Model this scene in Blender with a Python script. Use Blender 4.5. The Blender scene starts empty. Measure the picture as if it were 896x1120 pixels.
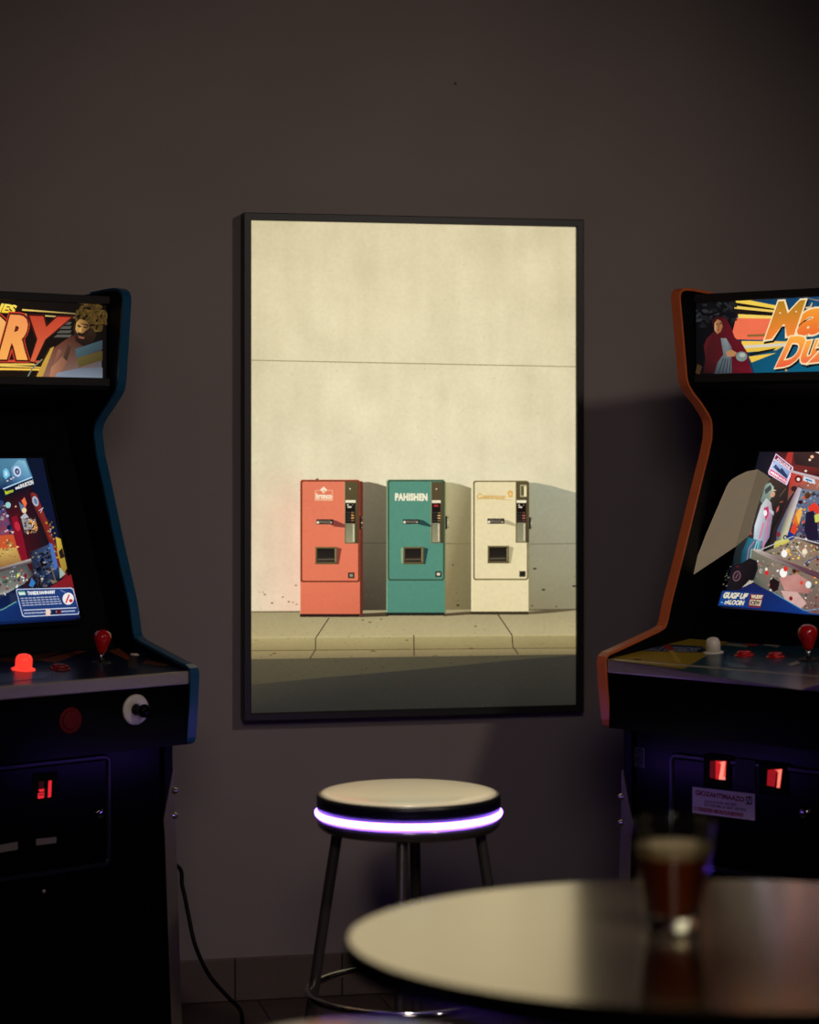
import bpy, bmesh, math, random
from mathutils import Vector, Matrix
random.seed(7)
S = bpy.context.scene
COL = S.collection
PI = math.pi

# ------------------------------------------------------------------ camera frame
FPX, CX, HY = 2500.0, 448.0, 480.0
TH = math.atan(0.22)
RGT = Vector((math.cos(TH), -math.sin(TH), 0)); FWD = Vector((math.sin(TH), math.cos(TH), 0)); UP = Vector((0, 0, 1))
EYE = 1.51
CAM = -(FWD * 6.25 + RGT * (4 / FPX * 6.25)); CAM.z = EYE

def ray(x, y):
    return FWD + RGT * ((x - CX) / FPX) + UP * ((HY - y) / FPX)
def at(x, y, d):
    return CAM + ray(x, y) * d

cam_d = bpy.data.cameras.new('camera'); cam = bpy.data.objects.new('camera', cam_d); COL.objects.link(cam)
cam.location = CAM; cam.rotation_euler = (PI / 2, 0, -TH)
cam_d.sensor_fit = 'VERTICAL'; cam_d.sensor_height = 36.0; cam_d.sensor_width = 36.0 * 0.8
cam_d.lens = 36.0 * FPX / 1120.0
cam_d.shift_y = -80.0 / 1120.0
cam_d.clip_start = 0.05
cam_d.dof.use_dof = True; cam_d.dof.focus_distance = 5.6; cam_d.dof.aperture_fstop = 2.5
S.camera = cam
S.view_settings.view_transform = 'Standard'; S.view_settings.look = 'None'
S.view_settings.gamma = 1.0; S.view_settings.exposure = 0.0; S.view_settings.use_curve_mapping = False

# ------------------------------------------------------------------ colours / materials
def lin(c):
    out = []
    for v in c[:3]:
        v = v / 255.0
        out.append(v / 12.92 if v <= 0.04045 else ((v + 0.055) / 1.055) ** 2.4)
    return tuple(out)

def new_mat(name):
    m = bpy.data.materials.new(name); m.use_nodes = True
    nt = m.node_tree; nt.nodes.clear()
    o = nt.nodes.new('ShaderNodeOutputMaterial'); b = nt.nodes.new('ShaderNodeBsdfPrincipled')
    nt.links.new(b.outputs[0], o.inputs[0])
    return m, nt, b

def mat(name, col, rough=0.5, metal=0.0, var=0.12, scale=30.0, bump=0.0, emit=None, estr=0.0, coat=0.0, trans=0.0, ior=1.5, spec=0.5):
    m, nt, b = new_mat(name)
    tc = nt.nodes.new('ShaderNodeTexCoord'); n = nt.nodes.new('ShaderNodeTexNoise')
    n.inputs['Scale'].default_value = scale; n.inputs['Detail'].default_value = 5
    nt.links.new(tc.outputs['Object'], n.inputs['Vector'])
    mr = nt.nodes.new('ShaderNodeMapRange'); mr.inputs[3].default_value = 1 - var; mr.inputs[4].default_value = 1 + var
    nt.links.new(n.outputs['Fac'], mr.inputs[0])
    mx = nt.nodes.new('ShaderNodeVectorMath'); mx.operation = 'SCALE'
    mx.inputs[0].default_value = lin(col); nt.links.new(mr.outputs[0], mx.inputs['Scale'])
    nt.links.new(mx.outputs[0], b.inputs['Base Color'])
    b.inputs['Roughness'].default_value = rough; b.inputs['Metallic'].default_value = metal
    b.inputs['IOR'].default_value = ior; b.inputs['Transmission Weight'].default_value = trans
    b.inputs['Coat Weight'].default_value = coat; b.inputs['Coat Roughness'].default_value = 0.08
    b.inputs['Specular IOR Level'].default_value = spec
    if emit:
        b.inputs['Emission Color'].default_value = (*lin(emit), 1); b.inputs['Emission Strength'].default_value = estr
    if bump:
        bp = nt.nodes.new('ShaderNodeBump'); bp.inputs['Strength'].default_value = bump; bp.inputs['Distance'].default_value = 0.002
        nt.links.new(n.outputs['Fac'], bp.inputs['Height']); nt.links.new(bp.outputs[0], b.inputs['Normal'])
    return m

def art_mat(name, estr, rough, nscale, namp, base=0.0, spec=0.5):
    """printed artwork lit from behind: colours per face, fine procedural grain"""
    m, nt, b = new_mat(name)
    a = nt.nodes.new('ShaderNodeAttribute'); a.attribute_name = 'ink'
    tc = nt.nodes.new('ShaderNodeTexCoord')
    n1 = nt.nodes.new('ShaderNodeTexNoise'); n1.inputs['Scale'].default_value = nscale; n1.inputs['Detail'].default_value = 4
    n2 = nt.nodes.new('ShaderNodeTexNoise'); n2.inputs['Scale'].default_value = nscale * 14; n2.inputs['Detail'].default_value = 3
    for n in (n1, n2): nt.links.new(tc.outputs['Object'], n.inputs['Vector'])
    ad = nt.nodes.new('ShaderNodeMath'); ad.operation = 'ADD'
    nt.links.new(n1.outputs['Fac'], ad.inputs[0]); nt.links.new(n2.outputs['Fac'], ad.inputs[1])
    mr = nt.nodes.new('ShaderNodeMapRange'); mr.inputs[1].default_value = 0.6; mr.inputs[2].default_value = 1.4
    mr.inputs[3].default_value = 1 - namp; mr.inputs[4].default_value = 1 + namp
    nt.links.new(ad.outputs[0], mr.inputs[0])
    sc = nt.nodes.new('ShaderNodeVectorMath'); sc.operation = 'SCALE'
    nt.links.new(a.outputs['Color'], sc.inputs[0]); nt.links.new(mr.outputs[0], sc.inputs['Scale'])
    nt.links.new(sc.outputs[0], b.inputs['Emission Color']); b.inputs['Emission Strength'].default_value = estr
    if base > 0:
        s2 = nt.nodes.new('ShaderNodeVectorMath'); s2.operation = 'SCALE'; s2.inputs['Scale'].default_value = base
        nt.links.new(sc.outputs[0], s2.inputs[0]); nt.links.new(s2.outputs[0], b.inputs['Base Color'])
    else:
        b.inputs['Base Color'].default_value = (0.004, 0.004, 0.004, 1)
    b.inputs['Roughness'].default_value = rough; b.inputs['Specular IOR Level'].default_value = spec
    return m

# ------------------------------------------------------------------ object helpers
def obj(name, bm, m, parent=None, smooth=False, kind=None):
    me = bpy.data.meshes.new(name)
    bmesh.ops.recalc_face_normals(bm, faces=bm.faces)
    bm.to_mesh(me); bm.free()
    if smooth:
        for p in me.polygons: p.use_smooth = True
    if m: me.materials.append(m)
    o = bpy.data.objects.new(name, me); COL.objects.link(o)
    if parent: o.parent = parent
    if kind: o['kind'] = kind
    return o

def tag(o, label, cat, group=None):
    o['label'] = label; o['category'] = cat
    if group: o['group'] = group
    return o

def thing(name, label, cat, loc, rz=0, group=None):
    o = bpy.data.objects.new(name, None); COL.objects.link(o); o.empty_display_size = 0.1
    o.location = loc; o.rotation_euler = (0, 0, rz)
    return tag(o, label, cat, group)

def box(bm, x0, x1, y0, y1, z0, z1, bev=0.0):
    r = bmesh.ops.create_cube(bm, size=1.0)
    for v in r['verts']:
        v.co = Vector(((x0 + x1) / 2 + v.co.x * (x1 - x0), (y0 + y1) / 2 + v.co.y * (y1 - y0), (z0 + z1) / 2 + v.co.z * (z1 - z0)))
    if bev:
        es = set(e for v in r['verts'] for e in v.link_edges)
        bmesh.ops.bevel(bm, geom=list(es), offset=bev, segments=2, affect='EDGES', profile=0.5)
    return bm

def lathe(bm, prof, M=None, n=40, closed=False):
    """prof: list of (r, h); axis = local z of M"""
    M = M or Matrix()
    rings = []
    for r, h in prof:
        if r < 1e-6: rings.append([bm.verts.new(M @ Vector((0, 0, h)))])
        else: rings.append([bm.verts.new(M @ Vector((r * math.cos(2 * PI * k / n), r * math.sin(2 * PI * k / n), h))) for k in range(n)])
    pairs = list(zip(rings, rings[1:]))
    if closed: pairs.append((rings[-1], rings[0]))
    for a, b in pairs:
        for k in range(n):
            k2 = (k + 1) % n
            if len(a) == 1 and len(b) == 1: continue
            if len(a) == 1: bm.faces.new((a[0], b[k], b[k2]))
            elif len(b) == 1: bm.faces.new((a[k], a[k2], b[0]))
            else: bm.faces.new((a[k], a[k2], b[k2], b[k]))
    return bm

def tube(bm, pts, r, n=14, cyclic=False):
    pts = [Vector(p) for p in pts]; rings = []; N = len(pts); prev = None
    for i, p in enumerate(pts):
        if cyclic: t = pts[(i + 1) % N] - pts[i - 1]
        else: t = pts[min(i + 1, N - 1)] - pts[max(i - 1, 0)]
        t.normalize()
        if prev is None:
            ax = t.orthogonal().normalized()
        else:
            ax = prev - t * prev.dot(t); ax.normalize()
        prev = ax; ay = t.cross(ax)
        rings.append([bm.verts.new(p + ax * (r * math.cos(2 * PI * k / n)) + ay * (r * math.sin(2 * PI * k / n))) for k in range(n)])
    for i in range(N if cyclic else N - 1):
        a, b = rings[i], rings[(i + 1) % N]
        best = 0
        if cyclic and i == N - 1:
            best = min(range(n), key=lambda s: (a[0].co - b[s].co).length)
        for k in range(n):
            bm.faces.new((a[k], a[(k + 1) % n], b[(k + 1 + best) % n], b[(k + best) % n]))
    if not cyclic:
        bm.faces.new(rings[0][::-1]); bm.faces.new(rings[-1])
    return bm

def prism(bm, poly, fn, a, b):
    """closed 2D polygon poly extruded between parameter a and b; fn(p, q, t) -> 3D"""
    A = [bm.verts.new(fn(p, q, a)) for p, q in poly]; B = [bm.verts.new(fn(p, q, b)) for p, q in poly]
    bm.faces.new(A); bm.faces.new(B[::-1]); n = len(poly)
    for i in range(n):
        j = (i + 1) % n
        bm.faces.new((A[i], B[i], B[j], A[j]))
    return bm

def smooth_path(pts, sub=8):
    pts = [Vector(p) for p in pts]; out = []
    P = [pts[0]] + pts + [pts[-1]]
    for i in range(1, len(P) - 2):
        p0, p1, p2, p3 = P[i - 1:i + 3]
        for k in range(sub):
            t = k / sub
            out.append(0.5 * ((2 * p1) + (p2 - p0) * t + (2 * p0 - 5 * p1 + 4 * p2 - p3) * t * t + (3 * p1 - p0 - 3 * p2 + p3) * t ** 3))
    out.append(pts[-1]); return out

# ------------------------------------------------------------------ flat artwork
_tc = {}
def text_geo(body, offset=0.0, shear=0.0, space=1.0):
    key = (body, offset, shear, space)
    if key in _tc: return _tc[key]
    def make(off):
        c = bpy.data.curves.new('lettering', 'FONT'); c.body = body; c.offset = off; c.shear = shear; c.space_character = space
        c.resolution_u = 4
        o = bpy.data.objects.new('lettering', c); COL.objects.link(o)
        dg = bpy.context.evaluated_depsgraph_get(); dg.update()
        me = o.evaluated_get(dg).to_mesh()
        v = [(q.co.x, q.co.y) for q in me.vertices]; f = [tuple(p.vertices) for p in me.polygons]
        o.evaluated_get(dg).to_mesh_clear(); bpy.data.objects.remove(o); bpy.data.curves.remove(c)
        return v, f
    v0, f0 = make(0.0)
    xs = [a for a, b in v0]; ys = [b for a, b in v0]
    v, f = (v0, f0) if offset == 0 else make(offset)
    w, h = max(xs) - min(xs), max(ys) - min(ys)
    out = ([((a - min(xs)) / w, (b - min(ys)) / h) for a, b in v], f)
    _tc[key] = out
    return out

class Art:
    """flat print: inks laid on one plane, each layer a hair above the last"""
    def __init__(self, proj, eps=0.00025):
        self.proj = proj; self.v = []; self.f = []; self.c = []; self.eps = eps; self.k = 0
    def _face(self, pts, cols, lift):
        b = len(self.v)
        self.v += [self.proj(x, y, lift) for x, y in pts]
        self.f.append(tuple(range(b, b + len(pts)))); self.c.append(cols)
    def poly(self, pts, col, layer=None):
        """col: one colour, or one colour per corner"""
        if layer is None: self.k += 1; layer = self.k
        if not isinstance(col[0], (tuple, list)): col = [col] * len(pts)
        self._face(pts, [lin(c) for c in col], layer * self.eps)
        return layer
    def rect(self, x0, y0, x1, y1, col, layer=None):
        if isinstance(col[0], (tuple, list)) and len(col) == 2: col = [col[0], col[0], col[1], col[1]]
        return self.poly([(x0, y0), (x1, y0), (x1, y1), (x0, y1)], col, layer)
    def disc(self, x, y, rx, ry, col, layer=None, n=20, rot=0.0):
        ca, sa = math.cos(rot), math.sin(rot)
        return self.poly([(x + rx * math.cos(t) * ca - ry * math.sin(t) * sa, y + rx * math.cos(t) * sa + ry * math.sin(t) * ca)
                          for t in [2 * PI * k / n for k in range(n)]], col, layer)
    def line(self, pts, w, col, layer=None):
        if layer is None: self.k += 1; layer = self.k
        for (x0, y0), (x1, y1) in zip(pts, pts[1:]):
            L = math.hypot(x1 - x0, y1 - y0) or 1; nx, ny = -(y1 - y0) / L * w / 2, (x1 - x0) / L * w / 2
            self.poly([(x0 + nx, y0 + ny), (x1 + nx, y1 + ny), (x1 - nx, y1 - ny), (x0 - nx, y0 - ny)], col, layer)
        return layer
    def text(self, body, quad, col, col2=None, offset=0.0, shear=0.0, space=1.0, layer=None):
        """quad: px corners top-left, top-right, bottom-right, bottom-left; col at the top, col2 at the bottom"""
        if layer is None: self.k += 1; layer = self.k
        v, f = text_geo(body, offset, shear, space)
        (ax, ay), (bx, by), (cx, cy), (dx, dy) = quad
        l1 = lin(col); l2 = lin(col2 or col)
        def q(s, t):
            t = 1 - t
            return ((ax * (1 - s) + bx * s) * (1 - t) + (dx * (1 - s) + cx * s) * t, (ay * (1 - s) + by * s) * (1 - t) + (dy * (1 - s) + cy * s) * t)
        for fc in f:
            pts = [q(*v[i]) for i in fc]
            cols = [tuple(l2[k] + (l1[k] - l2[k]) * min(1, max(0, v[i][1])) for k in range(3)) for i in fc]
            self._face(pts, cols, layer * self.eps)
    def build(self, name, m, parent, label=None):
        me = bpy.data.meshes.new(name); me.from_pydata(self.v, [], self.f); me.update()
        ca = me.color_attributes.new('ink', 'FLOAT_COLOR', 'CORNER'); i = 0
        buf = []
        for p in me.polygons:
            cols = self.c[p.index]
            for c in cols: buf += [c[0], c[1], c[2], 1.0]
        ca.data.foreach_set('color', buf)
        me.materials.append(m)
        o = bpy.data.objects.new(name, me); COL.objects.link(o); o.parent = parent
        if label: o['label'] = label
        return o

def inv_xf(root_loc, rz):
    return (Matrix.Translation(root_loc) @ Matrix.Rotation(rz, 4, 'Z')).inverted()

def projector(xf, p0, nrm):
    """photo position -> point on a real plane (p0, nrm in the thing's own space), lifted along its normal"""
    o = xf @ CAM; R3 = xf.to_3x3(); p0 = Vector(p0); nrm = Vector(nrm).normalized()
    def f(x, y, lift=0.0):
        d = R3 @ ray(x, y)
        t = (p0 - o).dot(nrm) / d.dot(nrm)
        return tuple(o + d * t + nrm * lift)
    return f

# ------------------------------------------------------------------ materials
def wall_mat(name, col, rough=0.9):
    m, nt, b = new_mat(name)
    tc = nt.nodes.new('ShaderNodeTexCoord')
    n1 = nt.nodes.new('ShaderNodeTexNoise'); n1.inputs['Scale'].default_value = 1.7; n1.inputs['Detail'].default_value = 4
    n2 = nt.nodes.new('ShaderNodeTexNoise'); n2.inputs['Scale'].default_value = 260; n2.inputs['Detail'].default_value = 3
    for n in (n1, n2): nt.links.new(tc.outputs['Object'], n.inputs['Vector'])
    mr = nt.nodes.new('ShaderNodeMapRange'); mr.inputs[1].default_value = 0.3; mr.inputs[2].default_value = 0.7
    mr.inputs[3].default_value = 0.93; mr.inputs[4].default_value = 1.07
    nt.links.new(n1.outputs['Fac'], mr.inputs[0])
    sc = nt.nodes.new('ShaderNodeVectorMath'); sc.operation = 'SCALE'; sc.inputs[0].default_value = lin(col)
    nt.links.new(mr.outputs[0], sc.inputs['Scale']); nt.links.new(sc.outputs[0], b.inputs['Base Color'])
    bp = nt.nodes.new('ShaderNodeBump'); bp.inputs['Strength'].default_value = 0.25; bp.inputs['Distance'].default_value = 0.001
    nt.links.new(n2.outputs['Fac'], bp.inputs['Height']); nt.links.new(bp.outputs[0], b.inputs['Normal'])
    b.inputs['Roughness'].default_value = rough; b.inputs['Specular IOR Level'].default_value = 0.2
    return m

def tile_mat(name, c1, c2, grout, tw, th, ox, oz, axis):
    m, nt, b = new_mat(name)
    tc = nt.nodes.new('ShaderNodeTexCoord'); mp = nt.nodes.new('ShaderNodeMapping')
    mp.inputs['Location'].default_value = (ox, oz, 0) if axis == 'xy' else (ox, oz, 0)
    nt.links.new(tc.outputs['Object'], mp.inputs['Vector'])
    src = mp.outputs[0]
    if axis == 'xz':
        sp = nt.nodes.new('ShaderNodeSeparateXYZ'); cb = nt.nodes.new('ShaderNodeCombineXYZ')
        nt.links.new(src, sp.inputs[0]); nt.links.new(sp.outputs[0], cb.inputs[0]); nt.links.new(sp.outputs[2], cb.inputs[1]); src = cb.outputs[0]
    br = nt.nodes.new('ShaderNodeTexBrick'); br.offset = 0.0; br.squash = 1.0
    br.inputs['Color1'].default_value = (*lin(c1), 1); br.inputs['Color2'].default_value = (*lin(c2), 1); br.inputs['Mortar'].default_value = (*lin(grout), 1)
    br.inputs['Scale'].default_value = 1.0; br.inputs['Mortar Size'].default_value = 0.003; br.inputs['Mortar Smooth'].default_value = 0.2
    br.inputs['Brick Width'].default_value = tw; br.inputs['Row Height'].default_value = th
    nt.links.new(src, br.inputs['Vector'])
    n = nt.nodes.new('ShaderNodeTexNoise'); n.inputs['Scale'].default_value = 9; n.inputs['Detail'].default_value = 6
    nt.links.new(tc.outputs['Object'], n.inputs['Vector'])
    mr = nt.nodes.new('ShaderNodeMapRange'); mr.inputs[3].default_value = 0.75; mr.inputs[4].default_value = 1.25
    nt.links.new(n.outputs['Fac'], mr.inputs[0])
    sc = nt.nodes.new('ShaderNodeVectorMath'); sc.operation = 'SCALE'
    nt.links.new(br.outputs['Color'], sc.inputs[0]); nt.links.new(mr.outputs[0], sc.inputs['Scale'])
    nt.links.new(sc.outputs[0], b.inputs['Base Color']); b.inputs['Roughness'].default_value = 0.55
    bp = nt.nodes.new('ShaderNodeBump'); bp.inputs['Strength'].default_value = 0.4; bp.inputs['Distance'].default_value = 0.002; bp.invert = True
    nt.links.new(br.outputs['Fac'], bp.inputs['Height']); nt.links.new(bp.outputs[0], b.inputs['Normal'])
    return m

M = dict(
    wall=wall_mat('grey_plaster', (148, 137, 132)),
    ceiling=wall_mat('dark_ceiling', (70, 66, 64)),
    floor=tile_mat('brown_floor_tile', (92, 76, 64), (84, 70, 60), (30, 26, 24), 0.33, 0.33, 0.1, 0.0, 'xy'),
    base=tile_mat('brown_skirting_tile', (98, 84, 72), (92, 78, 68), (28, 24, 22), 0.292, 0.3, 0.2, 0.1, 'xz'),
    frame=mat('black_frame_lacquer', (26, 24, 21), 0.45, var=0.1),
    black=mat('black_laminate', (5, 5, 6), 0.42, var=0.2, scale=60, bump=0.04, spec=0.16),
    gloss_black=mat('satin_black_steel', (5, 5, 7), 0.24, var=0.15, scale=90, bump=0.03, spec=0.08),
    dull_black=mat('matt_black_board', (4, 4, 4), 0.7, var=0.2, spec=0.12),
    bar=mat('black_retainer_bar', (34, 33, 32), 0.45, var=0.1),
    blue_trim=mat('blue_edge_trim', (16, 74, 104), 0.3, var=0.08),
    orange_trim=mat('orange_edge_trim', (198, 98, 54), 0.3, var=0.08),
    steel=mat('brushed_steel', (186, 178, 164), 0.42, 0.72, var=0.1, scale=120),
    chrome=mat('chrome', (190, 188, 186), 0.1, 1.0, var=0.03),
    dark_chrome=mat('smoked_chrome', (150, 142, 132), 0.24, 0.8, var=0.05),
    leg_steel=mat('dull_leg_steel', (118, 110, 88), 0.45, 0.3, var=0.12, scale=80),
    door_rim=mat('black_door_rim', (16, 16, 18), 0.35, var=0.1),
    red=mat('red_plastic', (190, 18, 22), 0.18, var=0.05, coat=0.4),
    dark_red=mat('dark_red_plastic', (120, 22, 24), 0.35, var=0.05),
    dull_red=mat('dull_red_cap', (104, 16, 18), 0.6, var=0.08, spec=0.2),
    white=mat('white_plastic', (222, 214, 200), 0.3, var=0.04),
    lit_red=mat('glowing_red_plastic', (230, 40, 34), 0.2, emit=(255, 62, 48), estr=1.0, var=0.03),
    rubber=mat('black_rubber', (10, 10, 11), 0.6, var=0.1),
    digit=mat('red_digit_glow', (60, 8, 8), 0.4, emit=(255, 96, 84), estr=1.25),
    digit_dim=mat('red_display_glow', (40, 5, 6), 0.4, emit=(170, 18, 28), estr=0.9),
    cream=mat('light_patch_cream', (242, 230, 196), 0.6, var=0.05),  # colour of the light patch beside the right screen
    vinyl_sheen=mat('cream_seat_sheen', (236, 224, 196), 0.36, var=0.03, scale=50, coat=0.6),  # cream stands in for the poster's reflection on the seat
    vinyl_black=mat('black_seat_vinyl', (12, 12, 22), 0.35, var=0.1, scale=50, bump=0.1),
    led=mat('violet_led_strip', (200, 190, 255), 0.4, emit=(138, 92, 255), estr=15.0, var=0.01),
    tabletop=mat('satin_metal_laminate', (196, 182, 160), 0.16, 0.86, var=0.04, scale=25),
    tableedge=mat('dark_table_edge', (30, 24, 20), 0.5, var=0.1),
    cable=mat('black_cable_rubber', (4, 4, 4), 0.6, var=0.1, spec=0.2),
    slot=mat('beige_slot_plate', (120, 110, 90), 0.5, var=0.1),
    foam=mat('pale_beer_foam', (206, 186, 142), 0.8, var=0.12, scale=300, bump=0.3),
)
def glass_mat(name, col, ior, absorb=None, dens=0.0):
    m, nt, b = new_mat(name)
    n = nt.nodes.new('ShaderNodeTexNoise'); n.inputs['Scale'].default_value = 12
    mr = nt.nodes.new('ShaderNodeMapRange'); mr.inputs[3].default_value = 0.0; mr.inputs[4].default_value = 0.03
    nt.links.new(n.outputs['Fac'], mr.inputs[0]); nt.links.new(mr.outputs[0], b.inputs['Roughness'])
    b.inputs['Base Color'].default_value = (*lin(col), 1); b.inputs['Transmission Weight'].default_value = 1.0; b.inputs['IOR'].default_value = ior
    if absorb:
        v = nt.nodes.new('ShaderNodeVolumeAbsorption'); v.inputs['Color'].default_value = (*lin(absorb), 1); v.inputs['Density'].default_value = dens
        nt.links.new(v.outputs[0], [x for x in nt.nodes if x.type == 'OUTPUT_MATERIAL'][0].inputs['Volume'])
    return m
M['glass'] = glass_mat('clear_glass', (250, 250, 246), 1.47)
M['beer'] = glass_mat('amber_beer', (255, 238, 214), 1.34, (226, 128, 40), 9.0)
def thin_glass(name):
    m, nt, b = new_mat(name); nt.nodes.remove(b)
    o = [x for x in nt.nodes if x.type == 'OUTPUT_MATERIAL'][0]
    f = nt.nodes.new('ShaderNodeFresnel'); f.inputs[0].default_value = 1.5
    n = nt.nodes.new('ShaderNodeTexNoise'); n.inputs['Scale'].default_value = 20
    mr = nt.nodes.new('ShaderNodeMapRange'); mr.inputs[3].default_value = 0.01; mr.inputs[4].default_value = 0.07
    nt.links.new(n.outputs['Fac'], mr.inputs[0])
    t = nt.nodes.new('ShaderNodeBsdfTransparent'); t.inputs[0].default_value = (0.95, 0.95, 0.93, 1)
    g = nt.nodes.new('ShaderNodeBsdfGlossy'); nt.links.new(mr.outputs[0], g.inputs['Roughness'])
    mx = nt.nodes.new('ShaderNodeMixShader'); fm = nt.nodes.new('ShaderNodeMath'); fm.operation = 'MULTIPLY'; fm.inputs[1].default_value = 0.65
    nt.links.new(f.outputs[0], fm.inputs[0]); nt.links.new(fm.outputs[0], mx.inputs[0]); nt.links.new(t.outputs[0], mx.inputs[1]); nt.links.new(g.outputs[0], mx.inputs[2])
    nt.links.new(mx.outputs[0], o.inputs[0])
    return m
def cloudy_mat(name, col, tcol, clear, rough):
    """liquid that lets light through and scatters part of it"""
    m, nt, b = new_mat(name)
    n = nt.nodes.new('ShaderNodeTexNoise'); n.inputs['Scale'].default_value = 90
    tc = nt.nodes.new('ShaderNodeTexCoord'); nt.links.new(tc.outputs['Object'], n.inputs['Vector'])
    mr = nt.nodes.new('ShaderNodeMapRange'); mr.inputs[3].default_value = 0.9; mr.inputs[4].default_value = 1.1
    nt.links.new(n.outputs['Fac'], mr.inputs[0])
    sc = nt.nodes.new('ShaderNodeVectorMath'); sc.operation = 'SCALE'; sc.inputs[0].default_value = lin(col); nt.links.new(mr.outputs[0], sc.inputs['Scale'])
    nt.links.new(sc.outputs[0], b.inputs['Base Color']); b.inputs['Roughness'].default_value = rough
    b.inputs['Transmission Weight'].default_value = clear; b.inputs['IOR'].default_value = 1.34
    t = nt.nodes.new('ShaderNodeBsdfTranslucent'); t.inputs[0].default_value = (*lin(tcol), 1)
    mx = nt.nodes.new('ShaderNodeMixShader'); mx.inputs[0].default_value = 0.5
    o = [x for x in nt.nodes if x.type == 'OUTPUT_MATERIAL'][0]
    nt.links.new(b.outputs[0], mx.inputs[1]); nt.links.new(t.outputs[0], mx.inputs[2]); nt.links.new(mx.outputs[0], o.inputs[0])
    return m
M['beer'] = cloudy_mat('amber_beer', (182, 96, 32), (232, 130, 44), 0.35, 0.2)
M['foam'] = cloudy_mat('pale_beer_foam', (244, 230, 196), (250, 236, 200), 0.0, 0.9)
M['poster_art'] = art_mat('backlit_poster_print', 1.0, 0.55, 7.0, 0.075, spec=0.3)
M['screen_art'] = art_mat('lit_screen_picture', 1.0, 0.2, 60.0, 0.12, spec=0.3)
M['marquee_art'] = art_mat('lit_marquee_print', 1.0, 0.2, 40.0, 0.06, spec=0.3)
M['panel_art'] = art_mat('printed_control_overlay', 0.0, 0.28, 60.0, 0.1, base=1.0)
M['label_art'] = art_mat('printed_paper_label', 0.0, 0.6, 60.0, 0.1, base=1.0, spec=0.1)

# ------------------------------------------------------------------ room
def struct(name, bm, m): return obj(name, bm, m, kind='structure')
struct('wall_back', box(bmesh.new(), -3.4, 3.6, 0.0, 0.12, 0.0, 3.1), M['wall'])
struct('floor', box(bmesh.new(), -3.4, 3.6, -7.2, 0.12, -0.1, 0.0), M['floor'])
struct('ceiling', box(bmesh.new(), -3.4, 3.6, -7.2, 0.12, 3.1, 3.2), M['ceiling'])
struct('wall_left', box(bmesh.new(), -3.5, -3.4, -7.2, 0.12, 0.0, 3.1), M['wall'])
struct('wall_right', box(bmesh.new(), 3.6, 3.7, -7.2, 0.12, 0.0, 3.1), M['wall'])
struct('baseboard_back', box(bmesh.new(), -3.4, 3.6, -0.012, 0.0, 0.0, 0.115, 0.002), M['base'])

# nail in the wall above the poster
P = projector(Matrix(), (0, 0, 0), (0, -1, 0))
q = Vector(P(498, 91.5))
nl = lathe(bmesh.new(), [(0, -0.012), (0.001, -0.012), (0.001, 0.003), (0.0026, 0.003), (0.003, 0.004), (0.0022, 0.005), (0, 0.0054)], Matrix.Translation((q.x, -0.001, q.z)) @ Matrix.Rotation(PI / 2, 4, 'X'), 14)
tag(obj('wall_nail', nl, M['rubber']), 'tiny dark nail in the bare wall high above the framed poster', 'nail')

# ------------------------------------------------------------------ poster
FD = 0.062
PJ = projector(Matrix(), (0, -FD, 0), (0, -1, 0))
def pj(x, y): return Vector(PJ(x, y))
tl, tr, br_, bl = pj(266.8, 232.3), pj(639, 240), pj(639, 779.3), pj(266.8, 789)
X0, X1 = tl.x, tr.x; Z1 = (tl.z + tr.z) / 2; Z0 = (bl.z + br_.z) / 2
fw = 0.0205
poster = thing('framed_poster', 'tall backlit poster of three vending machines in a thin black frame', 'poster', ((X0 + X1) / 2, 0, Z0))
pl = poster.location.copy(); pxf = inv_xf(pl, 0)
bm = bmesh.new()
def ring(y, ins):
    return [bm.verts.new(Vector(c) - pl) for c in ((X0 + ins, y, Z0 + ins), (X1 - ins, y, Z0 + ins), (X1 - ins, y, Z1 - ins), (X0 + ins, y, Z1 - ins))]
loops = [ring(-0.0005, 0), ring(-FD + 0.002, 0), ring(-FD, 0.002), ring(-FD, fw - 0.002), ring(-FD + 0.002, fw), ring(-0.0005, fw)]
for a, b in zip(loops, loops[1:] + loops[:1]):
    for k in range(4): bm.faces.new((a[k], a[(k + 1) % 4], b[(k + 1) % 4], b[k]))
obj('frame', bm, M['frame'], poster)
bm = box(bmesh.new(), X0 + fw * 0.6 - pl.x, X1 - fw * 0.6 - pl.x, -FD + 0.0135, -0.004, Z0 + fw * 0.6 - pl.z, Z1 - fw * 0.6 - pl.z)
obj('light_box', bm, M['dull_black'], poster)
a = Art(projector(pxf, (0, -FD + 0.0132, 0), (0, -1, 0)), 0.00006)
L0, R0, T0, B0 = 272, 633, 238.5, 784
rnd = random.Random(3)
# plaster wall of the printed picture as a mottled grid
nx, nz = 34, 42
def wallcol(i, j):
    y = T0 + (672 - T0) * j / nz; t = (y - T0) / 430
    base = [224 + 8 * t, 211 + 10 * t, 171 + 16 * t]
    x = L0 + (R0 - L0) * i / nx
    if y > 500 and x < 330:
        k = min(1, (y - 500) / 60) * (1 - abs(x - 322) / 60); k = max(0, k); base = [base[0] + 10 * k, base[1] - 16 * k, base[2] - 10 * k]
    edge = min(i, nx - i, 8) / 8; top = min(j, 6) / 6
    d = -8 * (1 - edge) - 7 * (1 - top)
    return base, d
nn = [[rnd.gauss(0, 1) for _ in range(nz + 1)] for _ in range(nx + 1)]
for _ in range(2):
    nn = [[(nn[i][j] * 2 + nn[max(i - 1, 0)][j] + nn[min(i + 1, nx)][j] + nn[i][max(j - 1, 0)] + nn[i][min(j + 1, nz)] * 2) / 7 for j in range(nz + 1)] for i in range(nx + 1)]
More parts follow.
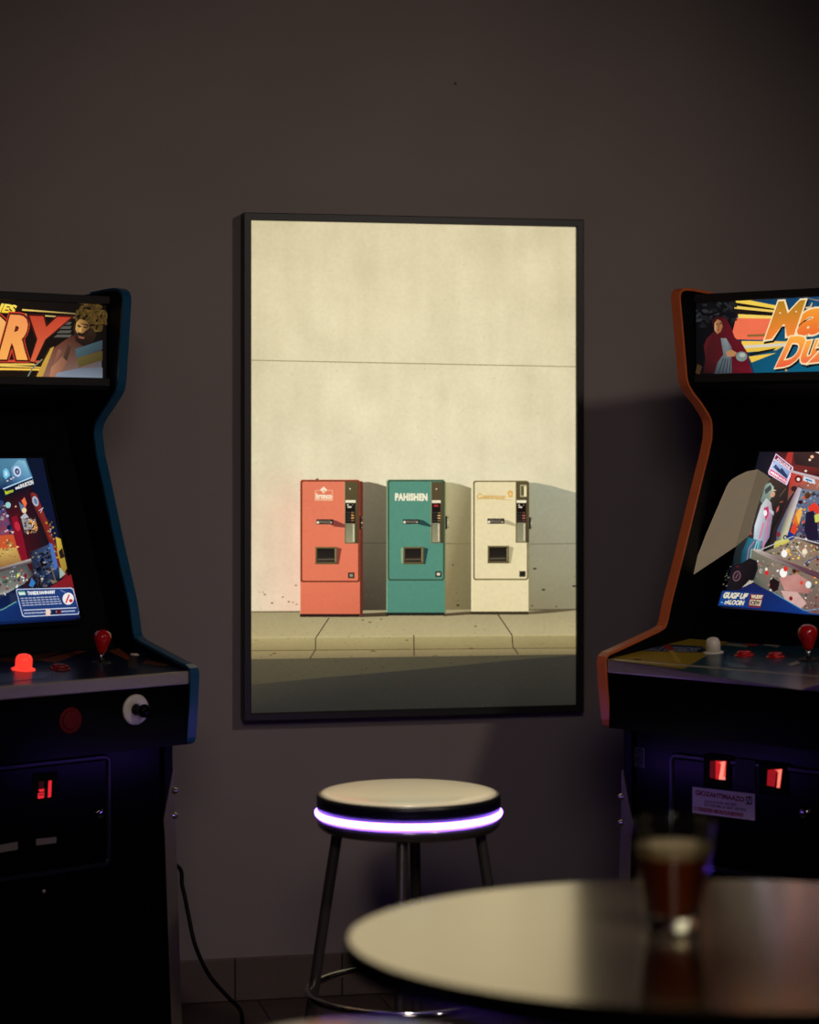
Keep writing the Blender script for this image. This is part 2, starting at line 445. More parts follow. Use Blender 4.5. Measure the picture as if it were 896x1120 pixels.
def wc(i, j):
    b, d = wallcol(i, j); s = d + nn[i][j] * 7 + 3.5 * math.sin(i * 1.9) * math.sin(j * 0.21 + i)
    return tuple(max(0, c + s) for c in b)
for i in range(nx):
    for j in range(nz):
        xs = [L0 + (R0 - L0) * k / nx for k in (i, i + 1)]; ys = [T0 + (674 - T0) * k / nz for k in (j, j + 1)]
        a.poly([(xs[0], ys[0]), (xs[1], ys[0]), (xs[1], ys[1]), (xs[0], ys[1])], [wc(i, j), wc(i + 1, j), wc(i + 1, j + 1), wc(i, j + 1)], 0)
# scuffs and pits in the plaster
a.k = 1
for _ in range(210):
    x, y = rnd.uniform(276, 630), rnd.uniform(244, 518); l = rnd.uniform(0.6, 4)
    t = rnd.uniform(-1.2, 0.2); g = rnd.choice((-14, -10, 8, 10))
    c = (221 + g, 209 + g, 170 + g)
    a.line([(x, y), (x + l * math.cos(t), y + l * math.sin(t))], rnd.uniform(0.4, 0.9), c, 1)
a.k = 1
a.line([(L0, 394), (R0, 401.2)], 1.0, (150, 138, 98))
a.line([(L0, 394.9), (R0, 402.1)], 0.6, (226, 214, 172), 2)
# cast shade printed beside the machines
a.poly([(394, 527.5), (403, 527), (413, 529), (424, 532.5), (424, 670), (394, 672)], [(122, 112, 88), (118, 108, 86), (116, 106, 84), (112, 104, 82), (66, 58, 44), (60, 52, 40)])
a.poly([(484, 527.5), (493, 527.5), (504, 530), (516, 534), (516, 670), (484, 671)], [(176, 164, 120), (184, 172, 130), (172, 160, 120), (140, 130, 92), (112, 102, 68), (128, 114, 76)])
a.poly([(575, 527.5), (586, 528), (604, 531.5), (R0, 539.5), (R0, 667), (575, 669)], [(160, 158, 132), (160, 160, 136), (160, 160, 138), (166, 164, 140), (142, 134, 104), (136, 126, 94)])
a.line([(578, 595.2), (R0, 594.5)], 1.0, (120, 118, 94)); a.line([(396, 594), (424, 594)], 0.9, (72, 66, 52)); a.line([(487, 594.6), (515, 594.8)], 0.9, (118, 106, 72))
for _ in range(26):
    x = rnd.choice((rnd.uniform(277, 326), rnd.uniform(582, 629), rnd.uniform(398, 420), rnd.uniform(490, 512))); y = rnd.uniform(615, 666)
    s = rnd.uniform(0.3, 1.1); a.disc(x, y, s * 1.5, s, (86, 76, 56) if x > 330 else (150, 120, 84), 7, 7)
for x, y in ((594.6, 645), (628, 641), (501, 662), (585, 622)): a.disc(x, y, 2.0, 1.2, (58, 52, 42), 7, 8)
a.k = 8
# pavement, kerb, gutter, road
a.poly([(L0, 668.5), (R0, 665.8), (R0, 695), (L0, 698)], [(160, 147, 108), (160, 148, 112), (184, 170, 126), (180, 163, 118)])
a.poly([(L0, 697), (R0, 694), (R0, 709), (L0, 712)], [(178, 162, 112), (164, 150, 102), (138, 124, 82), (148, 130, 86)])
a.poly([(L0, 696.6), (R0, 693.8), (R0, 695.2), (L0, 698.2)], (188, 172, 124))
a.poly([(L0, 711), (R0, 708), (R0, 716.5), (L0, 722)], [(156, 138, 94), (150, 134, 94), (120, 108, 76), (128, 114, 80)])
a.poly([(L0, 711.2), (R0, 708.2), (R0, 709.2), (L0, 712.2)], (104, 90, 60))
a.poly([(L0, 721), (R0, 715.5), (R0, B0), (L0, B0)], [(86, 79, 58), (72, 67, 51), (52, 49, 39), (60, 55, 43)])
a.poly([(L0, 749), (355, 741), (470, 731), (560, 722), (R0, 716.5), (R0, B0), (L0, B0)], [(62, 58, 46), (56, 54, 44), (54, 52, 44), (54, 52, 44), (54, 52, 44), (40, 39, 34), (42, 41, 36)])
for _ in range(420):
    x, y = rnd.uniform(276, 630), rnd.uniform(672, 778); l = rnd.uniform(0.5, 3.2); lit = y < 695
    g = rnd.choice((-12, -8, 8)); b = (164, 150, 112) if lit else ((140, 124, 84) if y < 716 else (58, 55, 45))
    a.line([(x, y), (x + l, y + rnd.uniform(-.2, .2))], rnd.uniform(0.3, 0.7), tuple(v + g * (1 if y < 716 else 0.9) for v in b), 16)
a.k = 16
for pts in ([(360, 675.7), (345.2, 698), (345.2, 710.5), (339, 720)], [(452.6, 694.6), (453, 717.5)], [(544.6, 672), (560, 694.6), (561, 707.5), (567, 715.5)]):
    a.line(pts, 1.2, (66, 56, 38))
a.line([(L0, 669.2), (329, 669)], 1.4, (120, 104, 72)); a.line([(577, 667), (R0, 666.4)], 1.4, (92, 82, 60))
a.poly([(394, 671), (424, 669.5), (425, 674), (394, 675)], (70, 58, 40)); a.poly([(485, 671), (516, 668.5), (516, 672), (485, 674)], (84, 70, 46)); a.poly([(577, 669), (608, 666.4), (R0, 667.2), (600, 670.5), (577, 672)], (96, 84, 60))
for x, y, w in ((297, 714.5, 6), (404, 712, 8), (443, 700, 4), (512, 709, 7), (430, 749.5, 14), (460, 738, 8), (582, 743, 8), (395, 678, 4), (402, 680.5, 5), (415, 677, 4), (518, 685, 4)):
    a.poly([(x, y), (x + w * .5, y - .7), (x + w, y + .1), (x + w * .5, y + .8)], (60, 46, 30) if y > 720 else (104, 74, 42))

def vend(x0, x1, xs, yt, yb, face, rim, side, dark, dbot, colx, edge_l):
    """one printed vending machine: body, door, keypad column, handle, hatch, coin square"""
    rr = 2.0
    def rounded(l, t, r, b, q): return [(l, t + q), (l + q * .3, t + q * .3), (l + q, t), (r - q, t), (r - q * .3, t + q * .3), (r, t + q), (r, b - q), (r - q * .3, b - q * .3), (r - q, b), (l + q, b), (l + q * .3, b - q * .3), (l, b - q)]
    a.poly([(x1 - 2, yt + 1.2), (xs - .6, yt + 1.8), (xs, yt + 3), (xs, yb - 2.2), (x1 - 2, yb - 1)], side)
    a.poly([(x0, yt + 2), (x0 + 1.4, yt), (x1 - 1.4, yt), (x1, yt + 2), (x1, yb - 3), (x0, yb - 3)], rim[0])
    a.poly([(x0, dbot + 1), (x1, dbot + 1), (x1, yb - 3.4), (x0, yb - 3.4)], [face[1], face[1], face[2], face[2]])
    a.poly(rounded(x0 + edge_l, yt + .6, x1 - .2, dbot + 1.4, 2.4), rim[1])
    l = x0 + edge_l + 1.7; r = x1 - 2.0
    a.poly(rounded(l, yt + 2.1, r, dbot - .3, 1.6), [face[0]] * 6 + [face[1]] * 6)
    a.rect(x0 - .2, yb - 3.6, x1 - .2, yb - .2, dark)
    a.line([(x0 + .4, dbot + 2.2), (x0 + .4, yb - 4)], .8, face[3])
    return l, r
def column(x0, x1, y0, y1, disp, keycol, coin=False):
    a.rect(x0, y0, x1 + .4, y1, [(88, 76, 48), (74, 62, 38)])
    a.line([(x0, y0), (x0, y1)], .6, (160, 146, 100))
    a.rect(x0 + 1.0, y1 - 22, x1 - 3.2, y1 - .8, [(128, 124, 96), (150, 144, 112)])
    zig = [(x1 - 4.6 + (0.7 if k % 2 else -0.7), y1 - 21 + k * 1.25) for k in range(16)]
    a.line(zig, .8, (226, 218, 184))
    a.rect(x0 + .8, y0 + 20.2, x1 - 2.4, y0 + 23, (240, 230, 196))
    a.rect(x0 + .8, y0 + 23.2, x1 - 2.8, y1 - 22, (20, 14, 14))
    if disp: a.rect(x0 + 3, y0 + 25, x1 - 5.2, y0 + 27, disp)
    else:
        a.rect(x0 + 3, y0 + 27, x1 - 7, y0 + 28.4, (236, 226, 196)); a.disc(x0 + 3.4, y0 + 25.4, .9, .8, (236, 226, 196), None, 8); a.disc(x0 + 8.5, y0 + 25.2, .7, .9, (120, 110, 90), None, 8)
    kk = a.k + 1
    for k in range(4):
        y = y0 + 33.2 + k * 2.9
        a.rect(x0 + 7, y, x0 + 10, y + 1.3, keycol if k in (1, 2) else tuple(int(v * .6) for v in keycol), kk)
        for m_ in (2.2, 4.4): a.rect(x0 + m_, y, x0 + m_ + 1.3, y + 1.0, (76, 70, 60), kk)
    a.k = kk
    if coin:
        a.rect(x0 + 4.6, y0 + 3.2, x0 + 11.8, y0 + 16.5, (176, 164, 120)); a.rect(x0 + 5.6, y0 + 4.6, x0 + 8.6, y0 + 15, (92, 84, 56)); a.rect(x0 + 9, y0 + 5, x0 + 11.4, y0 + 16, (236, 222, 172))
    else: a.disc(x0 + 5.7, y0 + 7.8, .9, .9, (216, 206, 176), None, 9)
def fittings(hx0, hx1, hy0, hy1, sh, shade, wx0, wx1, wy0, wy1, q, qfill, lock):
    a.poly(sh, shade)
    a.rect(hx0, hy0, hx1, hy1, [(40, 32, 26), (30, 24, 20)])
    a.poly([(hx0 + 2, hy0 + 1), (hx1 - 3, hy0 + 1), (hx1 - 2.4, hy1 - 1), (hx0 + 2, hy1 - 1.6)], [(92, 84, 72), (84, 76, 66), (110, 100, 84), (128, 118, 98)])
    a.disc(hx0 + 1.6, hy1 - 2, 1.4, 1.4, (236, 226, 200), None, 10); a.disc(hx1 - 2.2, hy1 - 2, .9, 1.1, (190, 176, 150), None, 8)
    kk = a.k + 1
    for k in range(4): a.rect(hx0 + 3.2 + k * 2.6, hy0 + .6, hx0 + 4.4 + k * 2.6, hy0 + 1.6, (20, 16, 14), kk)
    a.k = kk
    a.poly([(wx1, wy0 + .6), (wx1 + 5, wy0 + 1.8), (wx1 + 2, wy1), (wx1 - 1, wy1)], shade)
    a.rect(wx0, wy0, wx1, wy1, [(108, 94, 56), (92, 80, 48)])
    a.rect(wx0 + 1.6, wy0 + 1.6, wx1 - 1.8, wy1 - 2.4, [(22, 18, 14), (40, 34, 26)])
    a.poly([(wx0 + 2.2, wy1 - 6), (wx1 - 3, wy1 - 6.4), (wx1 - 3, wy1 - 4.6), (wx0 + 2.2, wy1 - 4.2)], (86, 76, 58))
    a.line([(wx1 - 2, wy0 + 2), (wx1 - 2, wy1 - 2.6)], .6, (176, 160, 112))
    a.rect(q, lock[4], q + 7, lock[4] + 6.4, (50, 44, 34)); a.rect(q + 1.8, lock[4] + 1.8, q + 5.2, lock[4] + 4.6, qfill)
    lx, ly0, ly1, kx = lock[:4]
    a.rect(lx, ly0, lx + 2.0, ly1, (24, 20, 18))
    for k, t in enumerate((.1, .5, .85)): a.disc(lx + kx, ly0 + (ly1 - ly0) * t, .9, .8, (200, 188, 160) if k == 1 else (110, 100, 84), None, 8)

# red machine
vend(328.2, 393.6, 396.9, 524.6, 675, [(226, 122, 90), (224, 118, 86), (216, 111, 80), (232, 148, 114)], [(206, 96, 62), (110, 50, 28)], (96, 42, 30), (44, 24, 16), 635.4, 0, .6)
column(377, 391.2, 526.8, 594.4, None, (236, 168, 92))
fittings(345.9, 364.3, 568, 573.4, [(363.5, 568.4), (368, 569.5), (377, 573.6), (377, 577), (366, 576), (361, 573.4)], (128, 58, 50), 344.8, 368.5, 598.1, 617.1, 380.5, (150, 146, 126), (393.2, 564.5, 579, 2.4, 626))
a.poly([(354, 532), (357.6, 535.8), (353.8, 539.6), (349.8, 535.6)], (250, 226, 190)); a.poly([(354.4, 536), (355.6, 537), (354.2, 538.2), (353, 537.2)], (224, 140, 104))
a.line([(350, 536.4), (344.6, 536.6), (344.4, 547.2), (363.4, 547.3), (363.4, 536.4), (357.6, 536.2)], .55, (246, 196, 154))
a.line([(344.6, 546), (363.4, 546)], .9, (246, 196, 154))
a.text('bronco', [(345.6, 539.4), (362.6, 539.8), (362.6, 545), (345.6, 545)], (252, 232, 200), offset=0.045)
a.poly([(345.5, 523.6), (348, 523.2), (348.4, 524.6), (344.6, 524.6)], (70, 44, 30))
# teal machine
vend(422.4, 486.3, 487.2, 524.4, 673.4, [(86, 142, 120), (82, 138, 117), (80, 134, 113), (146, 180, 146)], [(136, 158, 118), (52, 78, 56)], (120, 118, 76), (30, 30, 22), 633.6, 0, 1.3)
column(471.3, 484, 527, 593.9, (190, 44, 40), (226, 176, 112))
fittings(440.4, 457.9, 568, 573, [(457, 568), (463, 569), (471.3, 574.6), (470.6, 576.4), (458, 573.6)], (30, 66, 62), 440.7, 463, 598, 617, 475.6, (226, 216, 184), (486.6, 564.4, 578.8, 3.0, 624.6))
a.poly([(438.2, 600), (440.4, 598.4), (440.4, 617), (438.4, 615)], (150, 172, 128))
a.text('PAHISHEN', [(432, 539.8), (466.6, 540.2), (466.6, 547.2), (432, 547)], (246, 236, 204), offset=0.062, space=1.1)
# cream machine
vend(514.9, 577.6, 578.4, 525, 672.2, [(232, 216, 170), (230, 214, 168), (226, 210, 164), (244, 232, 194)], [(236, 222, 180), (116, 104, 66)], (120, 108, 72), (58, 48, 30), 633, 0, 2.1)
column(563.6, 577.4, 526.9, 593.5, None, (188, 110, 92), True)
fittings(532.5, 551, 567, 572.8, [(550.5, 568), (556, 569.4), (563.4, 573), (563.4, 575.8), (551, 572.6)], (176, 164, 126), 532.7, 556, 596.8, 616, 567.2, (20, 18, 16), (577.9, 565.6, 578.6, 2.6, 624.4))
a.text('Cuaanoouu', [(521.2, 539.6), (552.6, 540.6), (552.2, 545.8), (521.2, 545.4)], (216, 170, 88), shear=0.35, offset=0.035)
a.line([(520.8, 547.4), (521.8, 545.6), (530, 545.4), (540, 545.4), (550, 546.6), (560, 546.8)], .6, (206, 176, 112))
a.poly([(554.6, 537.6), (556.4, 536.2), (558.4, 536.4), (560.6, 538), (560, 541), (560, 544), (555.2, 544), (555.2, 541), (553.8, 539.4)], (226, 176, 92)); a.disc(557.6, 540.4, 1.0, 1.0, (240, 222, 174), None, 10)
ix0, ix1, iz0, iz1 = X0 + fw * 0.7 - pl.x, X1 - fw * 0.7 - pl.x, Z0 + fw * 0.7 - pl.z, Z1 - fw * 0.7 - pl.z
a.v = [(min(max(v[0], ix0), ix1), v[1], min(max(v[2], iz0), iz1)) for v in a.v]
a.build('print', M['poster_art'], poster)

# ------------------------------------------------------------------ arcade cabinets
TP = 0.022           # side panel thickness
W = 0.66

def cabinet(side, outline, notch, depth, ang, trim, lab):
    """side +1: its right-hand side panel faces the poster (cabinet stands at left); -1 mirrored"""
    sx = side
    n = (RGT * math.sin(ang) * sx - FWD * math.cos(ang)); n.normalize()
    u = Vector((-n.y, n.x, 0))                # the cabinet's own +x, to the viewer's right
    rz = math.atan2(u.y, u.x)
    O = at(notch[0], notch[1], depth); O.z = 0
    base = O - u * (sx * W / 2)
    root = thing('arcade_cabinet', lab, 'arcade machine', base, rz, 'arcade cabinets flanking the poster')
    xf = inv_xf(base, rz); R3 = xf.to_3x3(); oc = xf @ CAM
    def on_x(px, py, xl):
        """photo position -> (p, z) on the vertical plane local x = xl; p is distance forward of the screen notch"""
        d = R3 @ ray(px, py); t = (xl - oc.x) / d.x; w = oc + d * t
        return (-w.y, w.z)
    xo = sx * W / 2
    prof = [on_x(x, y, xo) for x, y in outline]
    return root, xf, on_x, prof, xo

def offset_poly(pts, d):
    out = []
    for i, (p, z) in enumerate(pts):
        a0 = pts[max(i - 1, 0)]; b0 = pts[min(i + 1, len(pts) - 1)]
        tx, tz = b0[0] - a0[0], b0[1] - a0[1]; L = math.hypot(tx, tz) or 1
        out.append((p + d * (-tz) / L * -1, z + d * tx / L * -1 * 1) if False else (p - d * tz / L, z + d * tx / L))
    return out

def build_shell(root, prof, xo, sx, trim_mat):
    zt = prof[0][1]; pf = prof[-1][0]
    back = -0.36
    full = [(back, 0.03), (back, zt - 0.06), (back + 0.06, zt - 0.012)] + prof + [(pf, 0.03)]
    for s in (sx, -sx):
        xa, xb = s * W / 2, s * (W / 2 - TP)
        sp = obj('side_panel', prism(bmesh.new(), full, lambda p, q, t: Vector((t, -p, q)), xa, xb), M['black'], root)
        # rounded plastic edge strip following the front profile
        path = [(back + 0.30, zt - 0.004)] + prof + [(pf, 0.04)] if False else prof
        bm = bmesh.new(); rings = []
        for (p, z), (p1, z1), (p2, z2) in zip(path, offset_poly(path, -0.0035), offset_poly(path, 0.004)):
            xc = (xa + xb) / 2; h = (TP + 0.002) / 2
            sec = [(xc - h, p2, z2), (xc - h, p1 * .6 + p * .4, z1 * .6 + z * .4), (xc - h * .6, p1, z1), (xc + h * .6, p1, z1), (xc + h, p1 * .6 + p * .4, z1 * .6 + z * .4), (xc + h, p2, z2)]
            rings.append([bm.verts.new(Vector((x, -pp, zz))) for x, pp, zz in sec])
        for r0, r1 in zip(rings, rings[1:]):
            for k in range(6): bm.faces.new((r0[k], r0[(k + 1) % 6], r1[(k + 1) % 6], r1[k]))
        bm.faces.new(rings[0]); bm.faces.new(rings[-1][::-1])
        obj('edge_trim', bm, trim_mat, sp)
    return back, pf

def rounded_corner(outl, idx, px):   # unused hook kept simple
    return outl

XI = W / 2 - TP
def plank(bm, p0, z0, p1, z1, th, x0=-XI, x1=XI):
    """board across the cabinet whose face runs from (p0,z0) to (p1,z1); thickness goes inward (behind)"""
    dx, dz = p1 - p0, z1 - z0; L = math.hypot(dx, dz); nx_, nz_ = -dz / L * -1, dx / L * -1
    q = [(p0, z0), (p1, z1), (p1 - nx_ * th, z1 - nz_ * th), (p0 - nx_ * th, z0 - nz_ * th)]
    return prism(bm, q, lambda p, z, t: Vector((t, -p, z)), x0, x1)

def finish_cabinet(root, xf, on_x, prof, xo, sx, trim_mat, marks):
    back, pf = build_shell(root, prof, xo, sx, trim_mat)
    xin = sx * XI
    g = {}
    # --- marquee
    pm, zmt = on_x(*marks['bar_top'], xin); _, zmb = on_x(*marks['bar_bot'], xin)
    hb = 0.020
    bm = bmesh.new(); box(bm, -XI, XI, -pm, -pm + 0.02, zmt - hb, zmt, 0.002); obj('marquee_retainer', bm, M['bar'], root)
    bm = bmesh.new(); box(bm, -XI, XI, -pm, -pm + 0.02, zmb, zmb + hb, 0.002); obj('marquee_retainer', bm, M['bar'], root)
    bm = bmesh.new(); box(bm, -XI, XI, -pm + 0.012, -pm + 0.03, zmb + hb * .5, zmt - hb * .5); back_board = obj('marquee_panel', bm, M['dull_black'], root)
    g['mz'] = (zmb + hb * .5, zmt - hb * .5)
    g['marquee'] = projector(xf, (0, -pm + 0.0115, 0), (0, -1, 0))
    # roof, back, underside of the marquee box
    zt = prof[0][1]
    obj('top_panel', box(bmesh.new(), -XI, XI, -pm + 0.02, -back, zmt - 0.022, zmt - 0.004), M['black'], root)
    obj('back_panel', box(bmesh.new(), -XI, XI, -back - 0.018, -back, 0.03, zmt - 0.022), M['dull_black'], root)
    # --- screen / bezel plane (parallel to the sloping front edge)
    A = on_x(*marks['slope_top'], xo); B = on_x(*marks['slope_bot'], xo)
    d = Vector((0, -(B[0] - A[0]), B[1] - A[1])).normalized()       # down the slope, in local y,z
    nrm = Vector((0, d.z, -d.y)); nrm = nrm if nrm.y < 0 else -nrm
    inset = marks['inset']
    s0 = Vector((0, -A[0], A[1])) - nrm * inset
    def sp(z): t = (z - s0.z) / d.z; return -(s0 + d * t).y
    zb0 = marks['cp_back_z'] - 0.01; zb1 = 1.60
    bm = plank(bmesh.new(), sp(zb1), zb1, sp(zb0), zb0, -0.018)
    obj('bezel', bm, M['black'], root)
    obj('speaker_panel', plank(bmesh.new(), pm - 0.005, zmb + 0.004, sp(zb1) - 0.01, zb1, 0.012), M['dull_black'], root)
    g['screen'] = projector(xf, tuple(s0 + nrm * 0.0195), tuple(nrm)); g['s_nrm'] = nrm; g['s_d'] = d; g['s0'] = s0
    # --- control panel
    F = on_x(*marks['cp_front'], xin); pfz = F[1]; pfp = F[0]
    pb = sp(marks['cp_back_z']) ; zb = marks['cp_back_z']
    obj('control_panel', plank(bmesh.new(), pb, zb, pfp, pfz, -0.018), M['gloss_black'], root)
    dcp = Vector((0, -(pfp - pb), pfz - zb)).normalized(); ncp = Vector((0, -abs(dcp.z), abs(dcp.y))).normalized()
    if ncp.dot(dcp) > 1e-4: ncp = Vector((0, dcp.z, -dcp.y)); ncp = ncp if ncp.z > 0 else -ncp
    g['cp_n'] = ncp
    cp0 = Vector((0, -pfp, pfz)) + ncp * 0.0008
    g['cp'] = projector(xf, tuple(cp0), tuple(ncp))
    # trim strip, front of the control box
    th = marks['trim_h']
    bm = box(bmesh.new(), -XI, XI, -pfp - 0.006, -pfp + 0.012, pfz - th, pfz + 0.0015, 0.003)
    obj('metal_edge', bm, M['steel'], root, label_none := False) if False else obj('metal_edge', bm, M['steel'], root)
    zl = prof[-1][1]
    obj('control_box_front', box(bmesh.new(), -XI, XI, -pfp + 0.002, -pfp + 0.02, zl + 0.004, pfz - th * .6), M['gloss_black'], root)
    g['cb'] = projector(xf, (0, -pfp + 0.002, 0), (0, -1, 0)); g['cb_y'] = -pfp + 0.002
    obj('control_box_bottom', box(bmesh.new(), -XI, XI, -pfp + 0.004, -pf + 0.02, zl + 0.004, zl + 0.02), M['dull_black'], root)
    # lower front panel
    lp = pf - 0.012
    obj('lower_front_panel', box(bmesh.new(), -XI, XI, -lp, -lp + 0.018, 0.04, zl + 0.01), M['gloss_black'], root)
    obj('bottom_panel', box(bmesh.new(), -XI, XI, -lp + 0.018, -back - 0.018, 0.03, 0.05), M['dull_black'], root)
    g['low'] = projector(xf, (0, -lp, 0), (0, -1, 0)); g['low_y'] = -lp
    # levelling feet
    for s in (-1, 1):
        for yy in (-pf + 0.06, -back - 0.06):
            obj('leveller_foot', lathe(bmesh.new(), [(0, 0), (0.02, 0), (0.022, 0.006), (0.008, 0.012), (0.006, 0.05), (0, 0.05)], Matrix.Translation((s * (W / 2 - 0.06), yy, 0)), 16), M['steel'], root)
    # steel corner legs, one bolted over each front corner
    for s in (1, -1):
        bm = bmesh.new()
        ztop = marks['leg_top']; x_e = s * (W / 2)
        o_ = 0.004
        def fl(x0_, z0_, x1_, z1_, w0, w1, dz):
            pass
        # side flange (lies on the outer side of the panel) and front flange (wraps the corner)
        yA = -pf
        secs = [(ztop, 0.004, 0.0), (ztop - 0.055, 0.017, 0.0), (ztop - 0.115, 0.032, 0.0005), (ztop - 0.16, 0.031, 0.002), (0.05, 0.029, 0.014), (0.0, 0.029, 0.0155)]
        R = []
        for z, w, ou in secs:
            e = x_e + s * (o_ + ou); yf = yA - o_ - ou
            R.append([bm.verts.new(Vector(c)) for c in (
                (e, yf + w + 0.03, z), (e, yf, z), (e - s * w, yf, z), (e - s * w, yf + 0.0035, z), (e - s * 0.0035, yf + 0.0035, z), (e - s * 0.0035, yf + w + 0.03, z))])
        for r0, r1 in zip(R, R[1:]):
            for k in range(6): bm.faces.new((r0[k], r0[(k + 1) % 6], r1[(k + 1) % 6], r1[k]))
        bm.faces.new(R[0]); bm.faces.new(R[-1][::-1])
        leg = obj('corner_leg', bm, M['leg_steel'], root)
        for z in marks['bolts']:
            Mx = on_plane_matrix(Vector((x_e + s * (o_ - 0.0015), yA - o_ + 0.0015, z)), (s, -1, 0))
            obj('bolt', lathe(bmesh.new(), [(0, -0.002), (0.0085, -0.002), (0.0085, 0.002), (0.0065, 0.003), (0.006, 0.007), (0.0035, 0.0095), (0, 0.0105)], Mx, 20), M['chrome'], leg, True)
    return g

def on_plane_matrix(p, n):
    n = Vector(n).normalized(); q = n.to_track_quat('Z', 'Y')
    return Matrix.Translation(p) @ q.to_matrix().to_4x4()

def joystick(root, p, n, s=1.0):
    Mx = on_plane_matrix(p, n)
    j = obj('joystick', lathe(bmesh.new(), [(0, 0.0005), (0.020 * s, 0.0005), (0.020 * s, 0.0025), (0.016 * s, 0.004), (0, 0.004)], Mx, 32), M['rubber'], root, True)
    obj('shaft', lathe(bmesh.new(), [(0, 0.003), (0.0045 * s, 0.003), (0.0045 * s, 0.026), (0, 0.026)], Mx, 16), M['chrome'], j, True)
    obj('handle', lathe(bmesh.new(), [(0, 0.0235), (0.007 * s, 0.0235), (0.0095 * s, 0.03), (0.0125 * s, 0.042), (0.0168 * s, 0.054), (0.0178 * s, 0.062), (0.0160 * s, 0.070), (0.011 * s, 0.0755), (0.005 * s, 0.0782), (0, 0.0785)], Mx, 32), M['red'], j, True)
    return j
def flat_button(root, p, n, m=None, r=0.0135, name='push_button', h=1.0):
    Mx = on_plane_matrix(p, n)
    b = obj(name, lathe(bmesh.new(), [(0, 0.0), (r * 1.35, 0.0), (r * 1.38, h * .002), (r * 1.25, h * .004), (r * 1.05, h * .0045), (r * 1.02, h * .003), (0, h * .003)], Mx, 32), m or M['dark_red'], root, True)
    obj('plunger', lathe(bmesh.new(), [(0, h * .002), (r, h * .002), (r, h * .008), (r * .85, h * .0105), (r * .4, h * .0115), (0, h * .0118)], Mx, 32), m or M['red'], b, True)
    return b
def dome_button(root, p, n, m, ringm, r=0.0115, h=0.024):
    Mx = on_plane_matrix(p, n)
    b = obj('dome_button', lathe(bmesh.new(), [(0, 0), (r * 1.4, 0), (r * 1.42, 0.002), (r * 1.15, 0.0035), (0, 0.0035)], Mx, 32), ringm, root, True)
    obj('dome', lathe(bmesh.new(), [(0, 0.003), (r, 0.003), (r, h * .6), (r * .93, h * .78), (r * .72, h * .92), (r * .38, h * .985), (0, h)], Mx, 32), m, b, True)
    return b

# ---------- left cabinet
OUT_L = [(107, 322), (120, 319.2), (129, 317.6), (134, 317.2), (138, 318.4), (140.6, 320.6), (142, 324.2), (142.4, 329), (140.2, 366), (137.6, 408), (136.8, 418), (135.2, 426.4), (131.4, 433.4), (124, 444.8), (116.6, 456), (113.2, 462), (111.6, 468), (111, 474), (111.6, 480), (114.2, 500), (118.2, 517), (133.6, 590), (149.6, 660), (153.8, 692), (155.6, 697.4), (161.6, 702.2), (182, 713), (204.6, 724.8), (211.6, 727.6), (215.8, 731.4), (216.8, 737), (215.4, 770), (212.8, 806), (211.8, 810), (209.4, 811.8), (200, 811.4), (188.7, 810.8)]
aL = math.radians(41.2); dL = 5.55
rootL, xfL, onL, profL, xoL = cabinet(1, OUT_L, (111, 474), dL, aL, None, 'dark arcade cabinet with blue edge trim standing left of the poster')
gL = finish_cabinet(rootL, xfL, onL, profL, xoL, 1, M['blue_trim'], dict(bar_top=(120.5, 324), bar_bot=(120.5, 422.6), slope_top=(114.2, 500), slope_bot=(149.6, 660), inset=0.10, cp_back_z=1.012, cp_front=(205.4, 734.5), trim_h=0.028, leg_top=0.742, bolts=(0.69, 0.632)))
# ---------- right cabinet
OUT_R = [(772, 322), (758, 319.4), (748, 317.6), (742, 317.2), (738.6, 318.2), (736.4, 320.6), (735.6, 324), (735.8, 330), (739, 366), (742.2, 404), (743.2, 414), (745.2, 421.6), (749.4, 429), (758.8, 441), (765.6, 451.6), (769, 457.8), (770.4, 464), (770.6, 470), (770.2, 480), (766.4, 498), (761, 519), (740, 604), (725.7, 660), (721.6, 680), (719.2, 685.8), (713, 689.6), (690, 700.6), (664.6, 712.2), (658.6, 714.8), (655.2, 718.4), (654.4, 725), (656, 752), (659.4, 786), (660.8, 791), (664, 793.4), (672, 793.6), (682.4, 793.6)]
aR = math.radians(43.5); dR = 5.5
rootR, xfR, onR, profR, xoR = cabinet(-1, OUT_R, (770.4, 470), dR, aR, None, 'dark arcade cabinet with orange edge trim standing right of the poster')
gR = finish_cabinet(rootR, xfR, onR, profR, xoR, -1, M['orange_trim'], dict(bar_top=(759, 322), bar_bot=(759, 418.5), slope_top=(766.4, 498), slope_bot=(725.7, 660), inset=0.10, cp_back_z=1.035, cp_front=(665.6, 721), trim_h=0.03, leg_top=0.745, bolts=(0.684, 0.624)))

def clip_x(art, xmin, xmax, zr=None):
    """keep a print inside its panel"""
    art.v = [(min(max(v[0], xmin), xmax), v[1], min(max(v[2], zr[0]), zr[1]) if zr else v[2]) for v in art.v]

